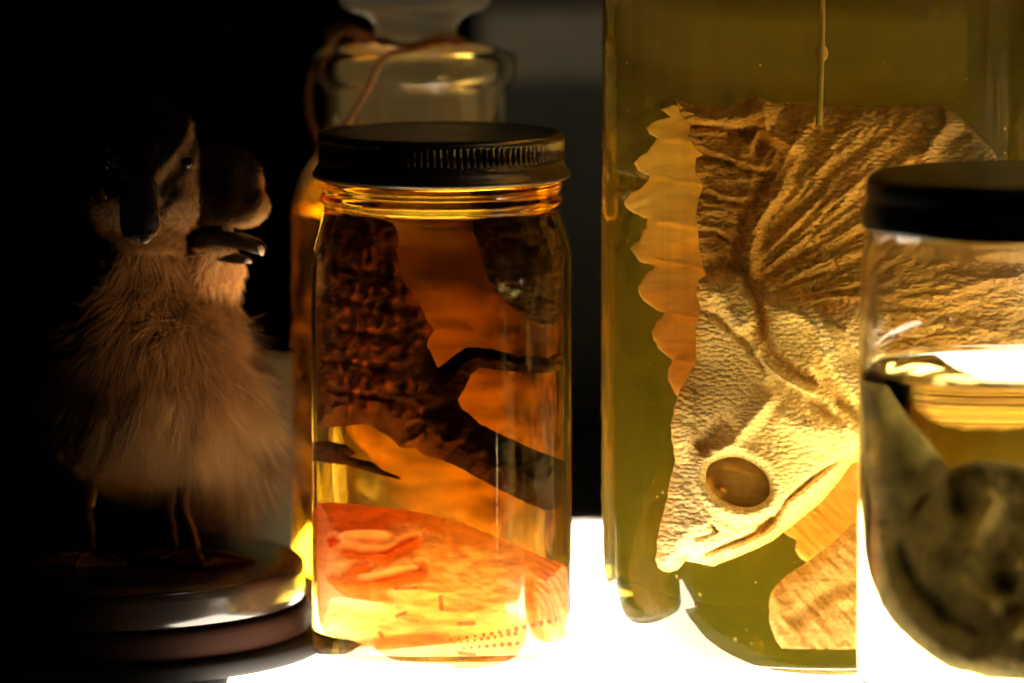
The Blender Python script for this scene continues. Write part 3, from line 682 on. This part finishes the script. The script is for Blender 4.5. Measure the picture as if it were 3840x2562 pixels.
# --- orange specimen on the jar bottom
or_mat = flesh_mat('orange_translucent_flesh', (1.0, .97, .92), (.98, .90, .80), .48, (1, .9, .75), fibre=(10, 8, 40, .5), nscale=8, rough=.3, tint=True, dist=.0006, spec=.0)
orange = [(1172, 1885), (1240, 1884), (1320, 1890), (1400, 1898), (1463, 1906), (1530, 1914), (1597, 1924), (1731, 1960), (1820, 1996), (1910, 2034), (2044, 2092), (2133, 2128), (2138, 2210), (2137, 2302), (2126, 2380), (2110, 2410), (2088, 2420), (2060, 2412), (2040, 2430), (2020, 2470), (1990, 2494), (1775, 2500), (1552, 2506), (1373, 2500), (1325, 2496), (1318, 2456), (1340, 2434), (1366, 2414), (1290, 2394), (1217, 2374), (1195, 2335), (1180, 2260)]
dots = []
for k in range(14):
    t = k / 13; dots.append((1690 + 400 * t, 2400 - 62 * t - 34 * max(0, t - .55), 3.5 + 5.5 * min(1, t * 1.5)))
    if k < 10: dots.append((1704 + 330 * t, 2413 - 52 * t, 3.0 + 4.5 * min(1, t * 1.5)))
    if k < 10: dots.append((1712 + 370 * t, 2434 - 36 * t, 3 + 5 * min(1, t * 2) - 3 * max(0, t - .5)))
bars = [((1652, 2240), (1656, 2282), 9), ((1722, 2340), (1776, 2338), 9), ((1722, 2448), (1778, 2454), 8), ((1488, 2310), (1522, 2298), 7), ((1424, 2374), (1434, 2388), 8), ((1480, 2208), (1560, 2206), 6)]
folds = [([(1260, 2020), (1290, 1990), (1400, 1985), (1480, 1995)], 26), ([(1270, 2050), (1350, 2078), (1450, 2080), (1530, 2040), (1590, 2010)], -34), ([(1240, 2010), (1262, 2040)], -30), ([(1400, 2110), (1330, 2130), (1290, 2170)], -28), ([(1590, 2090), (1580, 2140), (1480, 2170), (1380, 2180)], -22), ([(1180, 2200), (1300, 2240), (1480, 2270)], 30), ([(1200, 2150), (1350, 2190), (1560, 2160)], -14), ([(1980, 2140), (1985, 2240), (2010, 2350), (2060, 2412)], -26), ([(2000, 2140), (2060, 2180), (2110, 2260), (2120, 2340)], 16), ([(1330, 2470), (1400, 2440), (1600, 2420), (1800, 2400)], 18), ([(1370, 2415), (1500, 2400), (1700, 2385)], -16)]
def or_front(x, y, d):
    h = 60 * (1 - np.exp(-d / 30)) + 70 * (1 - np.exp(-d / 160))
    for pl, am in folds: h += ridge(x, y, pl, am * 1.9, 20)
    r = np.hypot(x - 1900, (y - 2330) * 1.1)
    h += 9 * np.sin(r / 4.2) * smooth01(x, 1990, 2050) * smooth01(2370 - y, 0, 40)
    h += 14 * fbm(x / 90, y / 50, 3)
    return np.maximum(h, 5)
def or_tint(x, y, d):
    base = np.array([.98, .60, .26])
    c = np.tile(base, (len(x), 1))
    def mixc(m, col): 
        nonlocal c
        c = c * (1 - m[:, None]) + np.array(col) * m[:, None]
    w = fbm(x / 120, y / 60, 3) * .35
    mixc(np.clip(smooth01(x, 1500, 1900) * .8 + w, 0, 1), (1, .74, .36))
    mixc(np.clip(smooth01(1700 - x, 0, 350) * smooth01(2190 - y, 0, 200) + w * .6, 0, 1), (.98, .42, .18))
    mixc(np.clip(smooth01(1600 - x, 0, 250) * np.exp(-((y - 2240 - (x - 1400) * .1) / 75)**2) * 1.1, 0, 1), (1, .86, .52))
    mixc(np.clip(np.exp(-((seg_dist(x, y, [(1190, 2320), (1290, 2360), (1400, 2400)])[0]) / 28)**2), 0, 1), (1, .86, .45))
    mixc(smooth01(y, 2380, 2440) * .8, (.95, .72, .60))
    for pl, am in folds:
        if am < 0: mixc(np.clip(ridge(x, y, pl, .62, 20), 0, 1), (.95, .36, .12))  # crease shade painted in as a darker red along sunken folds
    r = np.hypot(x - 1900, (y - 2330) * 1.1)
    mixc((.5 + .5 * np.sin(r / 4.2)) * smooth01(x, 1990, 2050) * smooth01(2370 - y, 0, 40) * .6, (.75, .22, .08))
    for dx, dy, rr in dots: mixc(.85 * smooth01(rr + 2.5 - np.hypot(x - dx, y - dy), 0, 3), (.34, .08, .04))
    c = c * np.array([.88, .86, .92]) * (1 + .30 * fbm((x + 2.2 * y) / 60, (y - .35 * x) / 22, 3))[:, None]
    for a_, b_, rr in bars: mixc(.8 * smooth01(rr + 2 - seg_dist(x, y, [a_, b_])[0], 0, 5), (.40, .10, .05))
    q = np.hypot((x - 1640) / 26, (y - 2470) / 20); mixc(.6 * np.exp(-q * q), (.45, .30, .38))
    q = np.hypot((x - 1715) / 18, (y - 2055) / 14); mixc(.6 * np.exp(-q * q), (.8, .25, .05))
    return c
tag(relief('orange_specimen', orange, mapC, -.010, 4.2, or_front, lambda x, y, d: 240 * (1 - np.exp(-d / 90)), or_mat, None, or_tint, rough=3), 'folded orange fleshy specimen with rows of dark dots at the bottom of the amber jar', 'specimen')

sliver = [(1172, 1655), (1240, 1655), (1300, 1670), (1335, 1700), (1310, 1712), (1400, 1735), (1440, 1765), (1505, 1792), (1496, 1799), (1430, 1782), (1300, 1745), (1172, 1728)]
tag(relief('dark_sliver', sliver, mapC, -.002, 6, lambda x, y, d: 24 * (1 - np.exp(-d / 14)) + 6 * fbm(x / 20, y / 10, 2), lambda x, y, d: 20 * (1 - np.exp(-d / 14)), rept_mat, None, lambda x, y, d: np.ones((len(x), 3)) * .9), 'thin dark pointed tail tip at the left wall of the amber jar', 'specimen')

# --- dim specimen in the bottle behind
bsp = [(1110, 900), (1300, 860), (1600, 900), (1900, 950), (2010, 1150), (1990, 1500), (1800, 1700), (1700, 1900), (1400, 2050), (1180, 2000), (1100, 1700), (1105, 1300)]
bot_mat = flesh_mat('mottled_brown_flesh', (.62, .36, .11), (.08, .035, .012), .35, nscale=5, nlo=.42, nhi=.58, dist=.002, fibre=(70, 6, 20, 1))
tag(relief('mottled_specimen', bsp, mapS, YS + .004, 16, lambda x, y, d: 120 * (1 - np.exp(-d / 120)) + 30 * fbm(x / 90, y / 90, 3), lambda x, y, d: 80 * (1 - np.exp(-d / 60)), bot_mat, rough=50), 'blurred orange and brown specimen inside the stoppered bottle', 'specimen')

# --- grey specimen in the front jar
gm = flesh_mat('grey_green_hide', (.58, .48, .30), (.30, .25, .14), .10, nscale=7, nlo=.38, nhi=.62, dist=.0016, tint=True, rough=.4)
gout = [(3224, 1430), (3322, 1444), (3360, 1500), (3411, 1578), (3470, 1640), (3515, 1696), (3545, 1735), (3559, 1763), (3585, 1750), (3619, 1733), (3680, 1722), (3730, 1724), (3840, 1741), (3960, 1790), (4080, 1900), (4180, 2050), (4200, 2250), (4120, 2420), (4000, 2520), (3840, 2552), (3693, 2540), (3559, 2504), (3490, 2462), (3433, 2415), (3370, 2362), (3322, 2304), (3298, 2220), (3285, 2141), (3276, 2040), (3278, 1919), (3262, 1850), (3248, 1770), (3232, 1700), (3226, 1600)]
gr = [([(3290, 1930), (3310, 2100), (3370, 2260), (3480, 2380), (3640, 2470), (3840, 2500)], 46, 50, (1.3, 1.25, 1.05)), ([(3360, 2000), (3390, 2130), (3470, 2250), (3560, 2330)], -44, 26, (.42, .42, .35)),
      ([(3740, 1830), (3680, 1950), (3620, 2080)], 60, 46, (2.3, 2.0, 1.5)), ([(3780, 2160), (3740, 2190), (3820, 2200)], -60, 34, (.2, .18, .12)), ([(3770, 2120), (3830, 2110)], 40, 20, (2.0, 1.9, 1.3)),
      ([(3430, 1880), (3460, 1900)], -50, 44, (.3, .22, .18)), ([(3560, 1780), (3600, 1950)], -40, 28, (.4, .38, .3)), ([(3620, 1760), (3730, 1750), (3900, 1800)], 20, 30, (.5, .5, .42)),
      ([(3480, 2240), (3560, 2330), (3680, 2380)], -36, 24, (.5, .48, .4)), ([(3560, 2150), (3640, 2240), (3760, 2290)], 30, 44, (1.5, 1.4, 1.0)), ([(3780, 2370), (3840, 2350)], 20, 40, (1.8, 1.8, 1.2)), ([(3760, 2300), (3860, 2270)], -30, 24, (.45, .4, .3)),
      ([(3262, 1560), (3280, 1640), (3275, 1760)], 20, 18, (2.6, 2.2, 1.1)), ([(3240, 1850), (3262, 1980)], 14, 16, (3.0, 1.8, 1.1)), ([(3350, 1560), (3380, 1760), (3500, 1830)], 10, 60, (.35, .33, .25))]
def gfront(x, y, d):
    h = 70 * (1 - np.exp(-d / 40)) + 110 * (1 - np.exp(-d / 200)) + 16 * fbm(x / 60, y / 60, 3)
    for pl, am, w, c in gr: h += ridge(x, y, pl, am, w)
    return np.maximum(h, 5)
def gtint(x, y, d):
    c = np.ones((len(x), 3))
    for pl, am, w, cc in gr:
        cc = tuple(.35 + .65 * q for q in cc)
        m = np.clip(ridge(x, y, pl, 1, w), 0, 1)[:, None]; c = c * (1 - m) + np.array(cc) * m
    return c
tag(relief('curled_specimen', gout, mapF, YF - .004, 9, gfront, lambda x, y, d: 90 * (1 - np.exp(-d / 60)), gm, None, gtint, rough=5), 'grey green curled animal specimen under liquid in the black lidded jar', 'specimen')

# ------------------------------------------------------------------ plinth
YP = .02; kp_ = (1.84 + YP) / FPX; PC = (xw(335, YP), YP)
Ztop = .0290
pl = thing('round_plinth', (PC[0], PC[1], 0), 'glossy black stepped round base under the mounted duckling', 'plinth')
R1 = 815 * kp_
finish('top_disc', fix_normals(lathe(*PC, smooth_profile([(0, Ztop), (R1 - .0015, Ztop), (R1, Ztop - .0012), (R1, .0175), (R1 - .0008, .0166), (R1 - .004, .0163), (0, .0163)], 1), 200)), M['plinth'], pl)
R2 = R1 + .0015
finish('lower_disc', fix_normals(lathe(*PC, smooth_profile([(0, .0162), (R2 - .002, .0162), (R2, .0148), (R2 + .001, .0085), (R2 - .0005, .0062), (0, .0062)], 1), 200)), M['brownlac'], pl)
R3 = R2 + .006
finish('foot_ring', fix_normals(lathe(*PC, smooth_profile([(0, .0061), (R3 - .002, .0060), (R3, .0045), (R3 + .0006, .0010), (R3 - .001, .0003), (0, .0003)], 1), 200)), M['foot'], pl)

# ------------------------------------------------------------------ duckling with two heads
YD = .02
def pd(px, py, dy=0): return Vector(P(px, py, YD + dy))
kd = (1.84 + YD) / FPX
balls = []
def ell(px, py, dy, rx, ry, rz, rot=(0, 0, 0)): balls.append((pd(px, py, dy), (rx * kd, ry * kd, rz * kd), rot))
ell(590, 1430, 0, 310, 255, 215)            # belly
ell(590, 1300, 0, 280, 270, 250)            # middle
ell(560, 1170, 0, 200, 210, 220)            # chest
ell(555, 1010, -.002, 155, 170, 170)        # neck
ell(555, 890, -.004, 128, 130, 120)         # throat
ell(550, 600, 0, 192, 205, 235, (-.25, 0, 0))   # front head
ell(625, 765, -.006, 132, 125, 118)         # right cheek
ell(435, 775, -.006, 118, 120, 108)         # left cheek
ell(525, 740, -.016, 70, 80, 80)            # base of bill
ell(745, 1090, .002, 130, 120, 120)          # second neck
ell(810, 1000, -.004, 105, 95, 100)             # second throat
ell(850, 680, .006, 142, 125, 135)         # second head
ell(915, 770, .0, 100, 90, 85)             # second cheek
ell(800, 870, .008, 75, 100, 110)
ell(860, 1690, .018, 120, 130, 120)         # rump
ell(760, 1480, .014, 220, 200, 180)
bm = bmesh.new()
for c, r, rot in balls:
    from mathutils import Euler
    mt = Matrix.Translation(c) @ Euler(rot).to_matrix().to_4x4() @ Matrix.Diagonal((*r, 1))
    bmesh.ops.create_icosphere(bm, subdivisions=4, radius=1, matrix=mt)
me = bpy.data.meshes.new('duck_tmp'); bm.to_mesh(me); bm.free()
tmp = bpy.data.objects.new('duck_tmp', me); COL.objects.link(tmp)
rm = tmp.modifiers.new('r', 'REMESH'); rm.mode = 'VOXEL'; rm.voxel_size = .0013
sm = tmp.modifiers.new('s', 'SMOOTH'); sm.iterations = 8; sm.factor = .6
dg = bpy.context.evaluated_depsgraph_get()
bodyme = bpy.data.meshes.new_from_object(tmp.evaluated_get(dg)); bpy.data.objects.remove(tmp)
duck = thing('duckling', (pd(560, 2110)[0], YD, Ztop), 'mounted brown downy duckling with two heads standing on the black base', 'duckling')

def proj(v):   # world -> photo pixel
    q = v - CAM; z = q @ FW
    return 1920 + FPX * (q @ RT) / z, 1281 - FPX * (q @ UP) / z
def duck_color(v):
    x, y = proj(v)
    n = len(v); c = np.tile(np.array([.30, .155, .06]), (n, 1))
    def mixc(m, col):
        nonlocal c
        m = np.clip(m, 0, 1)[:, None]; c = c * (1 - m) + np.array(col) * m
    mixc(smooth01(x, 400, 200) * 0 + smooth01(y, 1380, 1600), (.66, .42, .19))  # tan belly, its colour paled further to suggest light from below
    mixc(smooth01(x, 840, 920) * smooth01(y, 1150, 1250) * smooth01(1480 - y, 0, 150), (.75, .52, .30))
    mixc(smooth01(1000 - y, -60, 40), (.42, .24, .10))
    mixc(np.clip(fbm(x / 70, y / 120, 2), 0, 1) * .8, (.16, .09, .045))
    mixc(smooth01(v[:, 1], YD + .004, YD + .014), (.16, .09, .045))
    # front head
    hm = (y < 860) & (x < 745)
    hm = hm.astype(float)
    mixc(hm, (.70, .44, .20))
    crown = [(350, 250), (720, 250), (735, 560), (690, 600), (600, 700), (560, 760), (470, 760), (400, 640), (330, 560)]
    mixc(smooth01(sdist(x, y, crown), -8, 14) * hm, (.045, .024, .014))
    st_, _ = seg_dist(x, y, [(712, 410), (722, 480), (690, 560), (640, 620), (585, 690)])
    mixc(np.exp(-(st_ / 17)**4) * hm, (.85, .55, .28))
    st_, _ = seg_dist(x, y, [(372, 410), (360, 480), (395, 560), (440, 620), (480, 690)])
    mixc(np.exp(-(st_ / 17)**4) * hm, (.85, .55, .28))
    for pl_ in ([(720, 580), (680, 640), (620, 700), (600, 740)], [(650, 730), (620, 780), (610, 800)], [(370, 580), (410, 640), (460, 700)]):
        st_, _ = seg_dist(x, y, pl_); mixc(np.exp(-(st_ / 19)**4) * hm * .92, (.07, .035, .018))
    # second head
    h2 = ((y < 900) & (x > 745)).astype(float)
    mixc(h2, (.10, .055, .028))
    st_, _ = seg_dist(x, y, [(985, 700), (1000, 780), (955, 850), (900, 870)]); mixc(np.exp(-(st_ / 40)**2) * h2, (.80, .50, .24))
    st_, _ = seg_dist(x, y, [(900, 640), (890, 760)]); mixc(np.exp(-(st_ / 26)**2) * h2 * .6, (.5, .3, .13))
    mixc(smooth01(y, 925, 960) * smooth01(1120 - y, 0, 60) * smooth01(x, 690, 790), (.85, .56, .27))
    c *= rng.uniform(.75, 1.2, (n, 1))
    return c
def furlen(v):
    x, y = proj(v)
    L = .0032 + .0105 * smooth01(y, 860, 1250) + .0035 * smooth01(y, 1300, 1500)
    L = L * np.where((x > 715) & (y < 1110), .45, 1)
    return L
bodymat, nt, out = newmat('duck_skin_down'); b = N(nt, 'ShaderNodeBsdfPrincipled', i_Roughness=.9); b.inputs['Specular IOR Level'].default_value = .1
at = N(nt, 'ShaderNodeAttribute', attribute_name='tint'); nt.links.new(at.outputs['Color'], b.inputs['Base Color']); nt.links.new(b.outputs[0], out.inputs[0])
hairmat, nt, out = newmat('soft_down'); b = N(nt, 'ShaderNodeBsdfDiffuse'); t = N(nt, 'ShaderNodeBsdfTranslucent'); ms = N(nt, 'ShaderNodeMixShader'); ms.inputs[0].default_value = .3
at = N(nt, 'ShaderNodeAttribute', attribute_name='tint')
for q in (b, t): nt.links.new(at.outputs['Color'], q.inputs[0])
nt.links.new(b.outputs[0], ms.inputs[1]); nt.links.new(t.outputs[0], ms.inputs[2]); nt.links.new(ms.outputs[0], out.inputs[0])

nv = len(bodyme.vertices); va = np.empty(nv * 3); bodyme.vertices.foreach_get('co', va); va = va.reshape(-1, 3)
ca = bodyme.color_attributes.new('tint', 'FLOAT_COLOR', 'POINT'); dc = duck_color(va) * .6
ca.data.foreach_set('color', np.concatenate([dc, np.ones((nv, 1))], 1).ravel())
# strands
bodyme.calc_loop_triangles(); tri = np.array([t.vertices[:] for t in bodyme.loop_triangles])
A, B_, C_ = va[tri[:, 0]], va[tri[:, 1]], va[tri[:, 2]]
nr = np.cross(B_ - A, C_ - A); ar = np.linalg.norm(nr, axis=1); nr /= ar[:, None] + 1e-12
NS = 95000
pick = rng.choice(len(tri), NS, p=ar / ar.sum()); u = rng.random((NS, 2)); f = u.sum(1) > 1; u[f] = 1 - u[f]
root = A[pick] + (B_ - A)[pick] * u[:, :1] + (C_ - A)[pick] * u[:, 1:]
nn = nr[pick]
Lh = furlen(root) * rng.uniform(.55, 1.25, NS)
# clumps: strands lean the same way as their neighbours
cl = 1.6 * np.stack([fbm(root[:, 0] * 190 + s, root[:, 2] * 190 + root[:, 1] * 150 + s, 3) for s in (0, 31, 62)], 1)
down = np.array([0, 0, -1.0])
px_, py_ = proj(root)
g = np.where(py_ > 950, .75, .9)[:, None]
lie = down + 0 * nn
hd_ = py_ < 950
# on the heads the down lies back from the bill, up and over the crown
lie = np.where((hd_ & (px_ < 745))[:, None], np.array([0, .7, .6]) + 0 * nn, lie)
lie = np.where((hd_ & (px_ >= 745))[:, None], np.array([-.7, .5, .3]) + 0 * nn, lie)
d0 = nn * np.where(hd_, .35, .55)[:, None] + lie * g + cl * .55 + rng.normal(0, .13, (NS, 3)); d0 /= np.linalg.norm(d0, axis=1)[:, None]
inw = np.sum(d0 * nn, 1); d0 = d0 + nn * np.maximum(.18 - inw, 0)[:, None]; d0 /= np.linalg.norm(d0, axis=1)[:, None]
side = np.cross(d0, rng.normal(0, 1, (NS, 3))); side /= np.linalg.norm(side, axis=1)[:, None]
W = rng.uniform(.00006, .00012, NS)[:, None]
segs = [0, .35, .7, 1.0]; wid = [1, .9, .6, .08]; V = []
bend = (down * .25 + rng.normal(0, .22, (NS, 3)))
for s, w in zip(segs, wid):
    p_ = root + d0 * (Lh * s)[:, None] + bend * (Lh * s * s * .6)[:, None]
    V.append(p_ - side * W * w); V.append(p_ + side * W * w)
V = np.stack(V, 1).reshape(-1, 3); base = (np.arange(NS) * 8)[:, None]
F = np.concatenate([base + np.array([2 * k, 2 * k + 1, 2 * k + 3, 2 * k + 2]) for k in range(3)], 1).reshape(-1, 4)
hm_ = bpy.data.meshes.new('down'); hm_.vertices.add(len(V)); hm_.vertices.foreach_set('co', V.ravel())
hm_.loops.add(F.size); hm_.loops.foreach_set('vertex_index', F.ravel().astype(np.int32)); hm_.polygons.add(len(F)); hm_.polygons.foreach_set('loop_start', np.arange(len(F), dtype=np.int32) * 4)
hm_.update(calc_edges=True)
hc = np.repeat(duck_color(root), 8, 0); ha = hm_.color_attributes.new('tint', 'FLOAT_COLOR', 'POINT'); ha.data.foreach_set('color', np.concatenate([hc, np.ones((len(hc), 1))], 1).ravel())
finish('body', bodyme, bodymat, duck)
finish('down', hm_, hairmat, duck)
# bills
billm = principled('dark_horn_bill', (.03, .018, .013), .45, bump=(420, .35))
def bill(pts, widths, heights, name='bill', mat=billm):
    pts = [Vector(p) for p in pts]; vs = []; fs = []; sg = 20; n = len(pts)
    up0 = Vector((0, -.3, 1)).normalized()
    for i, p in enumerate(pts):
        t = (pts[min(i + 1, n - 1)] - pts[max(i - 1, 0)]).normalized(); s = t.cross(up0).normalized(); w = s.cross(t).normalized()
        for k in range(sg):
            th = 2 * math.pi * k / sg
            vs.append(p + s * math.cos(th) * widths[i] + w * math.sin(th) * heights[i] * (1 if math.sin(th) > 0 else .55))
    for i in range(n - 1):
        for k in range(sg):
            j = (k + 1) % sg; fs.append((i * sg + k, i * sg + j, (i + 1) * sg + j, (i + 1) * sg + k))
    fs.append(tuple(range(sg))); fs.append(tuple((n - 1) * sg + k for k in range(sg)))
    return finish(name, fix_normals(mesh_from(name, vs, fs)), mat, duck)
bill([pd(525, 700, -.020), pd(522, 745, -.027), pd(522, 800, -.034), pd(524, 850, -.039), pd(526, 885, -.0415), pd(527, 904, -.0425)], [.0058, .0060, .0063, .0064, .0052, .0016], [.0050, .0042, .0032, .0026, .0020, .0008])
glintm = principled('pale_bill_glint', (.75, .6, .5), .3)  # white highlights at the bill ends, built as small pale pieces
bill([pd(530, 905, -.0428), pd(545, 908, -.0424), pd(562, 895, -.0415)], [.0009, .0010, .0007], [.0009, .0009, .0006], 'bill_glint', glintm)
bill([pd(770, 905, -.004), pd(830, 898, -.008), pd(890, 905, -.011), pd(945, 918, -.013), pd(975, 935, -.014), pd(986, 950, -.0142)], [.0056, .0056, .0054, .0050, .0040, .0013], [.0026, .0023, .0019, .0016, .0013, .0006])
bill([pd(780, 950, -.005), pd(840, 962, -.0085), pd(890, 972, -.011), pd(925, 978, -.0125), pd(938, 980, -.013)], [.0040, .0040, .0038, .0030, .0010], [.0010, .0010, .0009, .0008, .0005])
bill([pd(970, 925, -.0150), pd(980, 940, -.0152), pd(982, 956, -.0148)], [.0012, .0014, .0008], [.0009, .0010, .0006], 'bill_glint', glintm)
bill([pd(920, 976, -.0135), pd(934, 982, -.0138), pd(942, 984, -.0136)], [.0010, .0011, .0006], [.0008, .0009, .0005], 'bill_glint', glintm)
eyem = principled('glass_bead_eye', (.004, .003, .003), .05)
for (ex, ey, dy) in ((702, 612, -.0135), (398, 615, -.0135)):
    bm = bmesh.new(); bmesh.ops.create_uvsphere(bm, u_segments=20, v_segments=14, radius=.0021, matrix=Matrix.Translation(pd(ex, ey, dy)))
    me = bpy.data.meshes.new('eye'); bm.to_mesh(me); bm.free(); finish('eye', me, eyem, duck)
# legs and webbed feet
legm = principled('dried_orange_skin', (.16, .06, .025), .5, bump=(500, .5))
def leg(xt, yt, xb, yb, dyt, dyb, toes):
    top = pd(xt, yt, dyt); an = Vector(P(xb, yb, YD + dyb)); an.z = Ztop + .0035
    kn = top.lerp(an, .35) + Vector((-.0015, -.001, 0))
    lg = finish('leg', tube(spline([tuple(top), tuple(kn), tuple(top.lerp(an, .7)), tuple(an)], 5), [.0021] * 6 + [.0016] * 4 + [.0013] * 3 + [.0016] * 3, 10), legm, duck)
    # web between three toes
    tips = []
    for (ax, ay) in toes: tips.append(Vector((an.x + ax, an.y + ay, Ztop + .0011)))
    bmv = []; 
    vs = [an + Vector((0, 0, -.0018))]; ring = []
    for i, t_ in enumerate(tips):
        ring.append(t_)
        if i < len(tips) - 1: ring.append((t_ + tips[i + 1]) / 2 * .86 + an * .14 - Vector((0, 0, .0002)))
    top_ = [an + Vector((0, 0, -.0010))] + [Vector((r.x, r.y, Ztop + .0011)) for r in ring]
    bot_ = [Vector((v.x, v.y, Ztop + .0002)) for v in top_]
    n = len(top_); vs = top_ + bot_; fs = []
    for i in range(1, n - 1): fs += [(0, i, i + 1), (n, n + i + 1, n + i)]
    for i in range(n): fs.append((i, (i + 1) % n, n + (i + 1) % n, n + i))
    ft = finish('foot', fix_normals(mesh_from('foot', vs, fs)), legm, duck, smooth=False)
    for t_ in tips:
        me = tube([tuple(an + Vector((0, 0, -.001))), tuple(an.lerp(t_, .5) + Vector((0, 0, .0006))), tuple(t_)], [.0013, .0010, .0006], 8)
        o = finish('toe', me, legm, duck); 
        me.transform(Matrix.Translation(duck.location - duck.location)); o.parent = ft; 
leg(690, 1830, 735, 2080, .0, -.002, [(-.013, -.010), (.003, -.016), (.020, -.009)])
leg(345, 1830, 340, 2100, .0, -.004, [(-.018, -.010), (-.004, -.016), (.012, -.011)])
leg(640, 1840, 650, 2100, .008, .004, [(-.012, -.012), (.002, -.016), (.014, -.010)])

# ------------------------------------------------------------------ light, world, camera
w = bpy.data.worlds.new('World'); S.world = w; w.use_nodes = True
w.node_tree.nodes['Background'].inputs[0].default_value = (.9, .85, .7, 1); w.node_tree.nodes['Background'].inputs[1].default_value = .001
def area(loc, tgt, size, power, col):
    l = bpy.data.lights.new('lamp', 'AREA'); l.size = size; l.energy = power; l.color = col
    o = bpy.data.objects.new('ceiling_lamp', l); COL.objects.link(o); o.location = loc
    o.rotation_euler = (Vector(tgt) - Vector(loc)).to_track_quat('-Z', 'Y').to_euler(); return o
def spot(loc, tgt, deg, power, col, rad=.012):
    l = bpy.data.lights.new('lamp', 'SPOT'); l.energy = power; l.color = col; l.spot_size = math.radians(deg); l.spot_blend = .6; l.shadow_soft_size = rad
    o = bpy.data.objects.new('duckling_fill_spot', l); COL.objects.link(o); o.location = loc
    o.rotation_euler = (Vector(tgt) - Vector(loc)).to_track_quat('-Z', 'Y').to_euler(); return o
spot((.30, -.62, .03), tuple(pd(700, 1220, 0)), 5.8, 24.0, (1, .62, .30))  # unseen fill spot, added to brighten the right side of the duckling
area((.55, -.35, .75), (.0, .05, .15), .05, .35, (1, .78, .55))

cam = bpy.data.cameras.new('camera'); co = bpy.data.objects.new('camera', cam); COL.objects.link(co)
cam.lens = 200; cam.sensor_width = 36; cam.clip_end = 50; cam.clip_start = .05
co.location = CAM; co.rotation_euler = (math.pi / 2 - PITCH, 0, 0)
cam.dof.use_dof = True; cam.dof.focus_distance = 1.825; cam.dof.aperture_fstop = 5.2
S.camera = co
S.view_settings.view_transform = 'Standard'; S.view_settings.look = 'None'; S.view_settings.exposure = 0; S.view_settings.gamma = 1
S.render.engine = 'CYCLES'
cy = S.cycles
cy.max_bounces = 24; cy.transmission_bounces = 24; cy.glossy_bounces = 8; cy.diffuse_bounces = 4; cy.volume_bounces = 1; cy.transparent_max_bounces = 32
cy.caustics_reflective = True; cy.caustics_refractive = True; cy.blur_glossy = .6
cy.sample_clamp_indirect = 12; cy.use_denoising = True
try: cy.denoiser = 'OPENIMAGEDENOISE'; cy.denoising_input_passes = 'RGB_ALBEDO_NORMAL'
except Exception: pass
